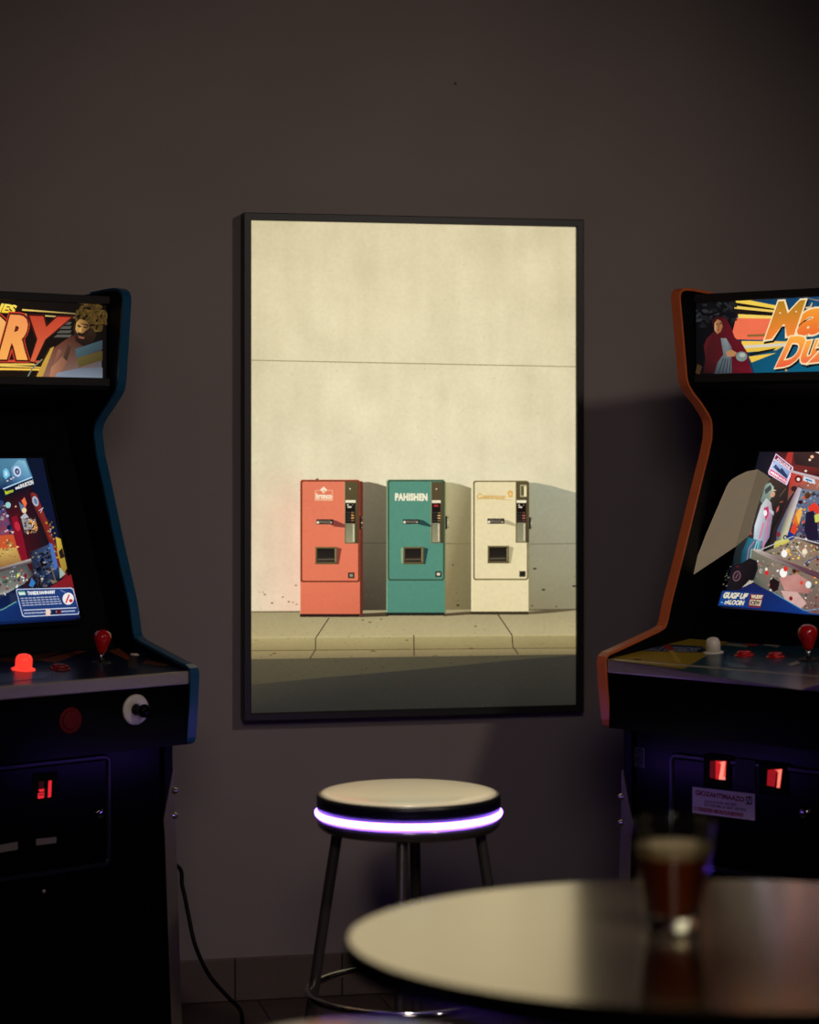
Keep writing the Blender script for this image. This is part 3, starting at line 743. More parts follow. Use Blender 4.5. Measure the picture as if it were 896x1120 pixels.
# ---------- left marquee
a = Art(gL['marquee'], 0.0002)
a.poly([(-160, 296), (122, 334), (122, 420), (-160, 410)], (14, 11, 10))
a.poly([(-160, 298), (109.6, 333), (109.6, 415.6), (-160, 405)], [(34, 24, 18), (16, 13, 12), (20, 15, 13), (40, 24, 16)])
a.poly([(-40, 318.6), (14, 324.4), (110, 333.8), (110, 334.2), (14, 325.2), (-40, 319.6)], (120, 86, 60))
a.text('INES', [(-12, 330.6), (17.6, 334.4), (16.4, 342.6), (-13, 340)], (252, 226, 96), (250, 206, 60), shear=0.25, offset=0.05)
for pts, c in (([(24, 338), (86, 342.8), (86, 344), (24, 339.8)], [(250, 214, 110), (120, 110, 80), (120, 110, 80), (240, 196, 90)]), ([(19, 342.6), (84, 347), (84, 348.4), (19, 344.6)], [(252, 220, 120), (110, 106, 84), (110, 106, 84), (244, 200, 90)]),
               ([(-60, 396), (46, 401.6), (46, 402.6), (-60, 398.6)], (252, 206, 96)), ([(-60, 397.4), (36, 397.6), (40, 399.6), (-60, 399.6)], (236, 196, 90)), ([(-60, 401), (48, 403.4), (46, 405.4), (-60, 404)], (250, 196, 78)), ([(-60, 392), (44, 394.6), (42, 396.8), (-60, 395)], (214, 74, 52))): a.poly(pts, c)
for k in range(5): a.poly([(58 + k * 3.2, 369 - k * 4.6), (62 + k * 3.2, 366 - k * 4.6), (78, 366 - k * 4.6), (76, 369 - k * 4.6)], (86, 84, 76))
qd = [(-27, 345.6), (67, 350.4), (44, 391.4), (-32, 390)]
def letters(ch, qd, c1, c2, layer_cols, off):
    for k, (o_, cc) in enumerate(layer_cols): a.text(ch, qd, cc, cc, offset=o_)
    a.text(ch, qd, c1, c2, offset=off)
letters('O', [(-30, 345.8), (9, 347.6), (1, 390.2), (-38, 389.6)], (244, 176, 104), (250, 176, 84), [(0.10, (200, 60, 44)), (0.08, (40, 18, 14))], 0.05)
letters('R', [(11.6, 347.6), (35, 349), (25, 390.4), (0, 389.8)], (242, 150, 88), (248, 172, 84), [(0.105, (206, 62, 46)), (0.085, (56, 20, 16))], 0.055)
letters('Y', [(37.6, 350), (67, 351), (43, 391.8), (29, 391)], (190, 66, 44), (214, 98, 62), [(0.105, (64, 22, 18))], 0.07)
# bearded figure with a cloud of curly hair, in a pink-brown robe
a.poly([(40, 413), (44, 404), (50, 396), (56, 382), (70, 372), (80, 366), (92, 374), (110, 380), (110, 415.4), (42, 412.8)], [(120, 78, 58), (134, 90, 68), (128, 84, 64), (110, 66, 50), (96, 54, 42), (70, 36, 30), (60, 40, 34), (54, 40, 36), (110, 106, 112), (140, 100, 84)])
a.poly([(38, 412.8), (46, 396), (54, 381), (58, 379), (50, 400), (45, 413)], (196, 152, 66)); a.line([(29, 412.4), (34, 403), (45, 393)], 1.4, (120, 130, 110))
rh = random.Random(5)
for _ in range(260):
    t = rh.uniform(0, 2 * PI); r_ = rh.uniform(0, 1) ** .5; x, y = 98.5 + 17.5 * r_ * math.cos(t), 348.5 + 16.5 * r_ * math.sin(t)
    if x < 86 and y > 352: continue
    g = rh.uniform(.6, 1.1); a.disc(x, y, rh.uniform(1.0, 2.2), rh.uniform(.9, 2.0), (92 * g, 70 * g, 32 * g), a.k, 8)
a.k += 1
a.poly([(82, 353), (86, 349), (93, 351), (97, 357), (95, 366), (90, 372), (84, 368), (81, 360)], [(196, 150, 82), (170, 124, 68), (120, 86, 48), (90, 62, 38), (84, 56, 34), (90, 58, 36), (150, 108, 62), (200, 156, 88)])
a.poly([(80, 361), (86, 367), (91, 363), (98, 358), (102, 366), (96, 376), (88, 374), (81, 369)], (38, 26, 20)); a.poly([(83, 363), (88, 369), (90, 369), (85, 362)], (150, 96, 62))
a.poly([(79, 360), (84, 366), (92, 366), (100, 359), (104, 366), (100, 376), (90, 379), (81, 373)], [(46, 32, 24), (60, 42, 30), (44, 30, 22), (50, 36, 24), (40, 28, 20), (30, 20, 16), (30, 20, 16), (36, 24, 18)]); a.poly([(84, 367.6), (91, 369), (90, 370.8), (85, 370)], (140, 84, 62)); a.poly([(84, 363.8), (91, 365.4), (94, 364.4), (89, 367), (83, 366)], (30, 20, 14))
a.poly([(85.6, 358), (87.4, 358.4), (87, 363.4), (83.8, 363)], (206, 156, 90))
a.poly([(83, 355), (87, 357), (86, 358.6), (83, 357)], (40, 26, 18)); a.poly([(89, 357), (94, 357.6), (94, 359), (90, 359)], (40, 26, 18)); a.poly([(84, 353), (94, 355), (96, 358), (90, 355.4)], (30, 20, 14))
for pts, c in (([(62, 382), (66, 384), (58, 404), (55, 404)], (150, 98, 78)), ([(72, 376), (76, 380), (70, 398), (66, 396)], (84, 56, 46)), ([(54, 402), (66, 390), (72, 396), (60, 413), (52, 413)], (176, 120, 92)), ([(80, 382), (110, 372), (110, 382), (82, 392)], (70, 92, 100)), ([(82, 392), (110, 384), (110, 394), (84, 402)], (96, 84, 44)), ([(60, 408), (84, 403), (110, 402), (110, 415.4), (58, 413.4)], (130, 140, 156))): a.poly(pts, [tuple(v * f for v in c) for f in (1, .8, .7, .9, 1)[:len(pts)]])
clip_x(a, -XI + 0.002, XI - 0.004, gL['mz'])
a.build('marquee_art', M['marquee_art'], rootL)

# ---------- left screen
def screen_frame(root, g, pts, m):
    """thin raised lip around the picture tube"""
    P = g['screen']; o = Vector((0, 0, 0))
    bm = bmesh.new(); n = len(pts); rows = []
    cx = sum(p[0] for p in pts) / n; cy = sum(p[1] for p in pts) / n
    for k, (sc, l) in enumerate(((1.0, 0.0035), (1.022, 0.0045), (1.05, 0.003), (1.055, -0.001), (1.0, -0.001))):
        rows.append([bm.verts.new(Vector(P(cx + (x - cx) * sc, cy + (y - cy) * sc, l))) for x, y in pts])
    for r0, r1 in zip(rows, rows[1:]):
        for k in range(n): bm.faces.new((r0[k], r0[(k + 1) % n], r1[(k + 1) % n], r1[k]))
    return obj('screen_surround', bm, m, root)
def tube_quad(g, tl_, br_):
    """screen rectangle from its near vertical edge (two photo points), width 0.44 m across"""
    P = g['screen']
    return P(*tl_), P(*br_)
scL = gL['screen']
eT, eB = scL(42, 501), scL(88.6, 678); zt_, zb_ = eT[2], eB[2]
def px_of(root_m, v):
    w = root_m @ Vector(v); d = w - CAM; z = d.dot(FWD)
    return (CX + FPX * d.dot(RGT) / z, HY - FPX * d.z / z)
mL = xfL.inverted(); mR = xfR.inverted()
SWID = 0.46
xr = (eT[0] + eB[0]) / 2
cornersL = [px_of(mL, (xr - SWID, eT[1], eT[2])), px_of(mL, (xr, eT[1], eT[2])), px_of(mL, (xr, eB[1], eB[2])), px_of(mL, (xr - SWID, eB[1], eB[2]))]
screen_frame(rootL, gL, cornersL, M['black'])
a = Art(scL, 0.00008)
c = cornersL
a.poly(c, [(16, 26, 48), (14, 22, 44), (12, 20, 58), (14, 44, 96)])
rb = random.Random(11)
def busy(art, poly, n, pal, smin, smax, rng, tilt=0.0):
    """many small bright fragments of a crowded picture"""
    xs = [p[0] for p in poly]; ys = [p[1] for p in poly]
    def inside(x, y):
        r = False; j = len(poly) - 1
        for i in range(len(poly)):
            (xi, yi), (xj, yj) = poly[i], poly[j]
            if (yi > y) != (yj > y) and x < (xj - xi) * (y - yi) / (yj - yi) + xi: r = not r
            j = i
        return r
    art.k += 1
    for _ in range(n // 3):
        x, y = rng.uniform(min(xs), max(xs)), rng.uniform(min(ys), max(ys))
        q_ = rng.randint(5, 7); s = rng.uniform(smin, smax) * 1.25; t = tilt + rng.uniform(-.5, .5)
        pts = [(x + s * rng.uniform(.7, 1.3) * math.cos(t + 2 * PI * k / q_), y + s * rng.uniform(.5, 1.3) * math.sin(t + 2 * PI * k / q_)) for k in range(q_)]
        if not all(inside(*p) for p in pts): continue
        c1, c2 = rng.choice(pal), rng.choice(pal); f_ = rng.uniform(.35, .8)
        art.poly(pts, [tuple((c1 if k < q_ // 2 else c2)[j] * f_ for j in range(3)) for k in range(q_)])
    art.k += 1
    smin *= .62; smax *= .66
    for _ in range(int(n * 1.9)):
        x, y = rng.uniform(min(xs), max(xs)), rng.uniform(min(ys), max(ys))
        if not inside(x, y): continue
        s = rng.uniform(smin, smax); t = tilt + rng.uniform(-.4, .4); q_ = rng.randint(4, 6)
        pts = [(x + s * rng.uniform(.6, 1.2) * math.cos(t + 2 * PI * k / q_), y + s * rng.uniform(.5, 1.1) * math.sin(t + 2 * PI * k / q_)) for k in range(q_)]
        col = rng.choice(pal); g_ = rng.uniform(.7, 1.15)
        art.poly(pts, tuple(min(255, v * g_) for v in col), art.k)
        if rng.random() < .03: art.k += 1
a.poly([(-80, 501), (28, 501.5), (36, 523), (4, 534), (-80, 550)], [(30, 44, 62), (86, 140, 170), (70, 124, 164), (24, 44, 84), (20, 40, 80)])
a.poly([(12, 512), (20, 503), (27, 504), (34, 522), (14, 528)], [(110, 160, 190), (120, 176, 200), (150, 196, 214), (96, 150, 188), (60, 96, 140)])
a.disc(18.6, 515.6, 4.2, 6, (196, 210, 236), None, 18, -.25); a.disc(18.8, 515.8, 2.6, 3.6, (44, 52, 84), None, 14, -.25); a.disc(19, 516, 1.2, 1.8, (150, 160, 190), None, 10)
a.poly([(3, 515), (6, 512), (9, 514), (11, 520), (6, 524.4), (3.4, 521)], (110, 190, 226)); a.disc(6.6, 518, 1.6, 3, (200, 226, 240), None, 10)
for x, y in ((8, 526), (12, 524), (14.4, 522.6)): a.disc(x, y, 1.3, .9, (206, 196, 210), None, 8)
a.line([(3, 535), (34.8, 522)], 1.3, (180, 214, 240))
a.text('lamo', [(5, 537), (14, 534.6), (14.4, 538), (6, 541)], (190, 206, 50), offset=0.05); a.text('unaLSNURTION', [(16, 532.4), (35.6, 525), (36.4, 529.4), (17, 535.6)], (226, 226, 226), offset=0.05)
# red cabinet in the picture
a.poly([(4, 544), (34, 531), (42, 552), (60, 600), (70, 628), (60, 634), (28, 648), (16, 620), (10, 590)], [(30, 18, 26), (24, 18, 30), (24, 16, 22), (30, 14, 18), (40, 30, 40), (30, 20, 24), (20, 16, 20), (80, 14, 24), (90, 18, 30)])
a.poly([(33, 540), (36, 538.6), (40, 541), (52, 572), (64, 606), (74, 630), (68, 634), (58, 606), (46, 574), (34, 548)], [(120, 40, 36), (130, 44, 40), (120, 36, 34), (132, 40, 36), (130, 34, 34), (120, 30, 30), (90, 20, 24), (100, 26, 26), (104, 30, 30), (96, 30, 30)])
a.disc(38.4, 548.4, 3.2, 5.6, (170, 186, 204), None, 16, -.3); a.disc(38.6, 548.6, 1.8, 3.6, (104, 120, 150), None, 12, -.3)
a.line([(42, 559), (47, 555.6)], .8, (200, 190, 196)); a.line([(44, 561.4), (46, 556)], .8, (190, 180, 186))
a.poly([(12, 566), (18, 564), (24, 584), (30, 612), (27, 622), (18, 600)], (132, 18, 38)); a.disc(18.6, 576, 3, 5.4, (190, 40, 60), None, 12, -.3)
a.poly([(23, 548), (26.4, 544), (29, 551), (27, 556)], (236, 110, 66)); a.poly([(20, 549), (25, 553), (27, 557), (23, 560)], (90, 120, 150)); a.disc(26, 558.6, 2.6, 3, (232, 208, 160), None, 10); a.poly([(22, 566), (27, 561), (31, 566), (24, 569)], (176, 180, 184))
a.poly([(23, 569), (33, 568), (36, 579), (26, 580)], (150, 148, 150)); a.poly([(32, 569), (38, 568.6), (41, 578.6), (36, 580)], (238, 156, 66))
busy(a, [(24, 566), (38, 567), (41, 582), (27, 586)], 60, [(210, 205, 200), (70, 66, 72), (236, 160, 70), (120, 118, 122)], .6, 1.6, rb)
a.disc(8, 553, 3, 3.4, (150, 206, 206), None, 12); a.disc(16.4, 554.6, 1, 1, (230, 180, 140), None, 8)
busy(a, [(48, 566), (56, 572), (72, 622), (66, 632), (56, 600)], 90, [(200, 160, 40), (170, 140, 60), (140, 34, 34), (60, 30, 34), (150, 150, 156)], .7, 2.4, rb, 1.2)
a.poly([(60, 588), (66, 590), (74, 622), (68, 630), (62, 606)], [(206, 176, 60), (190, 160, 56), (160, 130, 50), (150, 124, 50), (196, 164, 60)]); a.poly([(63, 604), (67, 600), (70, 610), (65, 612)], (40, 26, 26))
# left machine and playfield
a.poly([(-80, 556), (2, 548), (14, 584), (16, 608), (-80, 640)], [(20, 40, 90), (40, 60, 110), (30, 50, 90), (180, 60, 40), (120, 60, 40)])
busy(a, [(-70, 556), (2, 548), (14, 584), (-70, 596)], 130, [(40, 80, 160), (20, 30, 70), (180, 190, 210), (60, 110, 180), (210, 180, 170)], 1, 3.4, rb)
a.poly([(-70, 592), (13, 586), (17, 602), (2, 610), (-70, 612)], (196, 84, 46)); a.poly([(-70, 606), (16, 600), (22, 616), (-4, 624), (-70, 640)], [(170, 130, 70), (206, 170, 92), (150, 110, 66), (140, 96, 56), (120, 86, 50)])
busy(a, [(-60, 594), (14, 588), (20, 612), (-60, 630)], 90, [(220, 170, 90), (200, 80, 50), (240, 200, 130), (60, 40, 40)], .8, 2.6, rb)
a.poly([(-60, 640), (40, 610), (42, 614), (-60, 648)], [(60, 50, 50), (190, 184, 180), (90, 70, 70), (40, 34, 34)]); a.line([(12, 623), (15, 622)], 1.6, (170, 190, 255)); a.line([(8, 625), (11, 623.4)], 1.6, (206, 60, 70))
a.poly([(-60, 646), (26, 618), (34, 630), (24, 640), (6, 650), (-60, 668)], [(120, 120, 116), (70, 74, 76), (60, 56, 60), (120, 118, 114), (170, 168, 160), (140, 138, 130)])
busy(a, [(-60, 648), (20, 624), (28, 636), (4, 652), (-60, 668)], 170, [(236, 236, 230), (200, 200, 196), (130, 140, 136), (206, 90, 80), (120, 170, 120), (80, 80, 84)], .7, 2.4, rb)
a.poly([(16, 629), (18, 632), (15, 634)], (240, 236, 90)); a.disc(24.6, 632, 1.8, 3, (120, 26, 44), None, 9)
a.poly([(30, 606), (54, 596), (60, 624), (66, 634), (44, 648), (34, 640)], [(40, 44, 60), (60, 80, 120), (40, 60, 100), (20, 18, 22), (20, 18, 22), (30, 30, 40)])
busy(a, [(30, 606), (54, 600), (58, 622), (48, 644), (34, 640)], 80, [(40, 70, 120), (20, 18, 24), (90, 120, 160), (60, 40, 40), (140, 130, 130), (14, 12, 16)], 1, 3.2, rb)
a.poly([(50, 596), (54, 598), (60, 622), (56, 626)], (70, 110, 180)); a.poly([(61, 622), (68, 630), (62, 635)], (160, 176, 160)); a.line([(52, 622), (57, 637)], 1, (120, 104, 76)); a.poly([(50, 636), (60, 638), (54, 641)], (120, 112, 84))
a.disc(42.4, 635.6, 1.6, 1.4, (190, 186, 180), None, 8); a.poly([(31, 634), (35, 640), (32, 645), (28, 643)], (50, 120, 190))
# blue apron with the rules card, red corner
a.poly([(-80, 700), (-60, 690), (0, 668), (14, 660), (50, 646), (74, 630.6), (79, 648), (88, 677.8), (-80, 686)], [(14, 60, 120), (14, 60, 120), (16, 66, 128), (20, 70, 132), (20, 60, 120), (24, 40, 80), (24, 34, 90), (20, 28, 74), (14, 58, 120)])
a.line([(-60, 691), (0, 668.6), (14, 660.4)], .8, (120, 180, 150))
a.poly([(50, 645), (74.6, 630.4), (87, 672), (80, 674), (76, 647)], [(130, 28, 34), (132, 26, 32), (110, 20, 30), (90, 20, 34), (120, 26, 36)])
card = [(13.6, 648.4), (14.6, 646.6), (74, 645), (76.6, 646.6), (83.4, 671), (82.2, 674.4), (22.6, 677.4), (20.4, 675.6)]
a.poly(card, (184, 196, 222))
cc_ = (sum(p[0] for p in card) / 8, sum(p[1] for p in card) / 8)
a.poly([(cc_[0] + (x - cc_[0]) * .972, cc_[1] + (y - cc_[1]) * .93) for x, y in card], (30, 58, 118))
a.poly([(16, 649.4), (23, 649), (24.6, 653.2), (18, 653.8)], (120, 190, 150)); a.text('lamo', [(16.4, 650), (23, 649.4), (24, 652.6), (17.6, 653)], (240, 246, 240), offset=0.04)
a.text('TANEDE RAHINARET', [(26, 649.6), (56, 648.4), (56.6, 651.4), (26.6, 653.2)], (238, 238, 240), offset=0.05)
for k in range(4): a.line([(18.6 + k * .7, 657 + k * 2.6), (60 + k * 1.2, 655 + k * 2.5)], 1.15, (168, 176, 198)); 
for k in range(4):
    for j in range(9): a.line([(22 + k * .7 + j * 4.4, 656.9 + k * 2.55 - j * .2), (22.9 + k * .7 + j * 4.4, 656.9 + k * 2.55 - j * .2)], 1.4, (30, 58, 118), a.k)
a.line([(21.6, 670), (79.4, 667.2)], 1.1, (190, 196, 214)); a.line([(22.4, 673.4), (78, 670.6)], 1.6, (160, 168, 192))
for j in range(11): a.line([(25 + j * 4.6, 671), (25.8 + j * 4.6, 674)], .7, (30, 58, 118), a.k)
a.rect(46, 669, 51, 676, (236, 206, 190)); a.rect(58, 669.4, 63, 674, (90, 20, 26)); a.rect(52, 670, 57, 674.4, (24, 30, 50))
a.disc(70.6, 657.4, 6.2, 6.6, (236, 232, 232), None, 20); a.line([(68, 662), (71.6, 653)], 1.7, (206, 50, 50)); a.disc(73.4, 659.6, 2.2, 1.9, (206, 40, 44), None, 10)
a.line([(62, 648), (68, 651)], .8, (120, 140, 190))
xx = [v[0] for v in a.v]
clip_x(a, xr - SWID, xr)
# keep everything within the tube's height as well
zlo, zhi = min(eT[2], eB[2]), max(eT[2], eB[2])
def clip_plane(art, g, zlo, zhi):
    d = g['s_d']; out = []
    for v in art.v:
        z = min(max(v[2], zlo), zhi); out.append((v[0], v[1] + (z - v[2]) * d.y / d.z, z))
    art.v = out
clip_plane(a, gL, zlo, zhi)
a.build('screen', M['screen_art'], rootL)

# ---------- left control panel
cpL = gL['cp']; nL = gL['cp_n']
a = Art(cpL, 0.0001)
a.poly([(-170, 764), (204, 733.8), (160, 706), (132, 704), (-170, 726)], [(16, 26, 48), (22, 30, 52), (20, 24, 40), (18, 24, 40), (14, 22, 40)])
for pts, c in (([(40, 722), (84, 712), (96, 712), (60, 725)], (120, 60, 36)), ([(-20, 722), (40, 716), (70, 712), (30, 726)], (84, 50, 34)), ([(118, 712), (140, 722), (150, 724), (132, 709)], (130, 66, 36)), ([(140, 731), (158, 712), (164, 714), (152, 732)], (70, 56, 48)), ([(160, 722), (186, 727), (182, 729), (156, 726)], (100, 58, 38)), ([(-60, 742), (10, 736), (60, 735), (50, 742), (-60, 752)], (60, 84, 110)), ([(100, 726), (128, 722), (124, 734), (96, 736)], (30, 34, 52))): a.poly(pts, c)
for k in range(16): a.line([(-2 + k * 4, 747 - k * .35), (0 + k * 4, 739 - k * .3)], 1.1, (84, 108, 134), a.k + 1)
a.k += 1
clip_x(a, -XI + 0.001, XI - 0.001); a.build('control_overlay', M['panel_art'], rootL)
V = lambda f, x, y: Vector(f(x, y))
dome_button(rootL, V(cpL, 25.6, 732.4), nL, M['lit_red'], M['lit_red'], 0.019, 0.036)
flat_button(rootL, V(cpL, 66, 731.5), nL, M['dark_red'], 0.0175)
joystick(rootL, V(cpL, 110.5, 725.5), nL, 1.12)
flat_button(rootL, V(cpL, 147.4, 716), nL, M['white'], 0.0085, 'start_button', 0.25)
# control box front: red button and white-collared plunger knob
cbL = gL['cb']
flat_button(rootL, V(cbL, 77, 788), (0, -1, 0), M['dull_red'], 0.0212, 'push_button', 0.55)
Mx = on_plane_matrix(V(cbL, 147.6, 776), (0, -1, 0))
kn = obj('plunger_knob', lathe(bmesh.new(), [(0.012, 0), (0.0345, 0), (0.0345, 0.004), (0.031, 0.007), (0.016, 0.007), (0.012, 0.004)], Mx, 40, True), M['white'], rootL, True)
obj('rod', lathe(bmesh.new(), [(0, 0), (0.011, 0), (0.011, 0.012), (0.007, 0.014), (0.007, 0.03), (0, 0.03)], Mx, 24), M['rubber'], kn, True)
obj('knob', lathe(bmesh.new(), [(0, 0.026), (0.010, 0.027), (0.0145, 0.031), (0.0155, 0.038), (0.0135, 0.045), (0.008, 0.048), (0, 0.0485)], Mx, 32), M['gloss_black'], kn, True)

# ---------- coin doors
def rrect(P, l, t, r, b, q, lifts, off):
    pass
def coin_door(root, g, quad, xlim):
    """framed door on the lower front: quad = photo corners TL TR BR BL"""
    P = g['low']; y = g['low_y']
    pts = [Vector(P(x, yy)) for x, yy in quad]
    x0, x1 = xlim if xlim else (pts[0].x, pts[1].x); z1 = max(pts[0].z, pts[1].z); z0 = min(pts[2].z, pts[3].z)
    if xlim is None: pass
    z1 = (pts[0].z + pts[1].z) / 2; z0 = (pts[2].z + pts[3].z) / 2
    door = obj('coin_door', box(bmesh.new(), x0 + .012, x1 - .012, y - 0.006, y + 0.001, z0 + .012, z1 - .012, 0.002), M['gloss_black'], root)
    bm = bmesh.new(); R = []
    def rr(l, r, b, t, q):
        o = []
        for cx, cz, a0 in ((r - q, t - q, 0), (l + q, t - q, 90), (l + q, b + q, 180), (r - q, b + q, 270)):
            for k in range(6):
                t_ = math.radians(a0 + k * 18); o.append((cx + q * math.cos(t_), cz + q * math.sin(t_)))
        return o
    for ins, yy in ((0, y), (0, y - 0.006), (0.003, y - 0.009), (0.009, y - 0.009), (0.012, y - 0.006), (0.012, y)):
        R.append([bm.verts.new(Vector((x, yy, z))) for x, z in rr(x0 + ins, x1 - ins, z0 + ins, z1 - ins, max(0.02 - ins, 0.006))])
    for a_, b_ in zip(R, R[1:] + R[:1]):
        for k in range(len(a_)): bm.faces.new((a_[k], a_[(k + 1) % len(a_)], b_[(k + 1) % len(a_)], b_[k]))
    obj('door_frame', bm, M['door_rim'], door)
    return door, y - 0.006
def lock(par, p):
    Mx = on_plane_matrix(p, (0, -1, 0))
    l = obj('lock', lathe(bmesh.new(), [(0, 0), (0.0145, 0), (0.0145, 0.003), (0.0115, 0.0045), (0.0115, 0.010), (0.009, 0.0125), (0, 0.0125)], Mx, 28), M['chrome'], par, True)
    return l
def seg_display(root, par, P, cx, cy, w, h, segs, label_):
    pass

doorL, yD = coin_door(rootL, gL, [(-160, 848), (120, 829.6), (120, 950), (-160, 985)], None)
dP = projector(xfL, (0, yD, 0), (0, -1, 0))
lock(doorL, V(dP, 107.4, 889))
def slab(par, name, P, quad, lift, m, th=0.002):
    bm = bmesh.new()
    A_ = [bm.verts.new(Vector(P(x, y, 0.0002))) for x, y in quad]; B_ = [bm.verts.new(Vector(P(x, y, lift))) for x, y in quad]
    bm.faces.new(A_); bm.faces.new(B_); n = len(quad)
    for k in range(n): bm.faces.new((A_[k], A_[(k + 1) % n], B_[(k + 1) % n], B_[k]))
    return obj(name, bm, m, par)
win = slab(doorL, 'display_window', dP, [(36, 846), (62, 843.6), (62, 877), (36, 880)], 0.002, M['dull_black'])
wP = projector(xfL, (0, yD - 0.0022, 0), (0, -1, 0))
a = Art(wP, 0.0002)
for q_ in ([(53, 854), (56.6, 853.4), (55.8, 871.8), (52.2, 872.4)], [(42, 863.4), (48.6, 862.6), (48.2, 865.6), (43.2, 866.4)], [(41.4, 867.6), (48.4, 866.8), (48.2, 872.6), (41.4, 873.8)]): a.poly(q_, (232, 40, 52), 1)
a.poly([(42, 869), (47.8, 868.4), (47.6, 869.8), (42, 870.4)], (120, 20, 30), 2); a.poly([(42.4, 855), (48, 854.4), (48, 862), (42.4, 862.6)], (40, 8, 12), 1)
M['digits'] = art_mat('red_led_digits', 1.0, 0.6, 80, 0.15, spec=0.05); 
o = a.build('red_digits', M['digits'], rootL, 'glowing red digits'); o.parent = doorL
for q_ in ([(-6, 925), (18.6, 920.6), (18.6, 929), (-6, 933.4)], [(39, 917.6), (61, 915.4), (61, 921.6), (39, 924.6)]): slab(doorL, 'coin_slot', dP, q_, 0.003, M['slot'])
Mx = on_plane_matrix(V(gL['low'], 48, 975), (0, -1, 0)); obj('screw', lathe(bmesh.new(), [(0, 0), (0.005, 0), (0.0045, 0.002), (0, 0.003)], Mx, 14), M['steel'], rootL, True)

# ---------- right marquee
a = Art(gR['marquee'], 0.0002)
a.poly([(759, 326), (1180, 276), (1180, 420), (759, 420)], (12, 11, 11))
a.poly([(766, 329.5), (1180, 280), (1180, 405), (766, 410.6)], [(10, 12, 20), (22, 90, 136), (10, 106, 140), (12, 14, 22)])
a.poly([(800, 326), (1180, 281), (1180, 405), (826, 409.6)], [(20, 46, 80), (26, 92, 140), (10, 112, 148), (16, 84, 112)])
a.poly([(762, 330.2), (896, 317.8), (1180, 283.6), (1180, 285.4), (896, 319.2), (762, 331)], [(60, 48, 36), (232, 178, 122), (232, 178, 122), (232, 178, 122), (232, 178, 122), (60, 48, 36)])
a.poly([(798, 348), (850, 348), (846, 372), (802, 371)], (238, 112, 78)); a.poly([(798, 327.4), (850, 336), (852, 346), (798, 346)], (30, 22, 20))
for pts, c in (([(804, 327.6), (815, 327.4), (852, 334.6), (852, 338.4), (806, 331)], (240, 204, 80)), ([(804, 334.4), (852, 339.8), (850, 342), (804, 337.6)], (238, 202, 92)), ([(808, 343.6), (850, 345.6), (848, 348.6), (808, 348)], (242, 206, 96)), ([(818, 366), (846, 365), (844, 367.6), (818, 368.4)], (140, 100, 50)),
               ([(812, 373), (862, 373.4), (862, 376), (812, 378)], (244, 200, 84)), ([(810, 378), (866, 375), (864, 379), (816, 381)], (214, 206, 190)), ([(812, 381), (858, 378.6), (850, 383), (814, 385.4)], (230, 190, 70)), ([(818, 386.8), (850, 380.6), (846, 384), (822, 389.4)], (24, 24, 26)), ([(820, 390), (850, 386), (838, 390.6), (823, 396.6)], (236, 194, 74))): a.poly(pts, c)
def big(ch, qd, layers):
    for o_, c1, c2 in layers: a.text(ch, qd, c1, c2, offset=o_)
def sh(qd, dx, dy): return [(x + dx, y + dy) for x, y in qd]
for ch, qd, c1, c2, fat in (('M', [(853.4, 331.6), (880.4, 330), (868.6, 365.4), (839.8, 369.6)], (176, 128, 34), (244, 130, 52), .035), ('a', [(882, 341), (906, 337.6), (896, 363.4), (874, 366)], (244, 150, 48), (238, 110, 50), .04),
                       ('D', [(866, 370), (886.4, 368.6), (872, 398), (851.6, 400.4)], (250, 172, 66), (236, 92, 60), .04), ('u', [(884.6, 374.8), (898, 373), (891, 394.6), (877, 396)], (250, 172, 66), (240, 110, 64), .04), ('z', [(899, 374), (916, 372), (908, 393), (890, 395)], (250, 172, 66), (240, 110, 64), .04)):
    a.text(ch, sh(qd, 1.4, 2.0), (20, 16, 18), offset=fat + .04); a.text(ch, qd, (250, 226, 178), offset=fat + .035); a.text(ch, qd, c1, c2); a.text(ch, qd, c1, c2, offset=fat)
a.poly([(883, 336), (888, 335.4), (890, 331), (891, 331.4), (889, 337), (884, 338)], (226, 196, 150)); a.poly([(880, 325), (896, 328), (910, 328), (896, 329.4)], (150, 130, 110)); a.disc(862, 405, 1.4, 1.2, (200, 150, 80), None, 8)
a.poly([(756, 322), (799, 322), (808, 345), (800, 378), (812, 412), (756, 414)], [(10, 10, 12), (14, 14, 18), (18, 18, 22), (20, 18, 22), (14, 18, 26), (8, 8, 10)])
# hooded figure in a dark red cloak before grey leaves
rl = random.Random(9)
a.k += 1
for _ in range(36):
    x, y = rl.uniform(764, 806), rl.uniform(331, 352)
    if x < 778: y += rl.uniform(0, 14)
    s = rl.uniform(2, 4.4); t = rl.uniform(-1, 1); g = rl.uniform(.6, 1.2)
    a.disc(x, y, s, s * .5, (40 * g, 42 * g, 44 * g), a.k, 8, t)
a.k += 1
a.poly([(772, 408), (774, 392), (772, 378), (776, 370), (784, 362), (781, 352), (784, 347), (790, 346), (797, 349), (802, 358), (806, 369), (814, 376), (820, 386), (822, 398), (826, 409), (800, 409.6)], [(40, 14, 16), (60, 20, 24), (70, 22, 28), (84, 24, 30), (70, 22, 26), (50, 18, 20), (44, 18, 20), (54, 18, 22), (84, 18, 26), (90, 20, 28), (96, 20, 30), (100, 20, 32), (100, 20, 34), (96, 18, 32), (110, 20, 36), (60, 20, 24)])
a.poly([(784, 354), (787, 349.4), (791, 350.6), (793, 357), (791, 363), (787, 365.6), (784, 361)], [(200, 150, 100), (160, 110, 70), (120, 80, 54), (150, 100, 66), (140, 92, 60), (150, 100, 66), (206, 160, 110)])
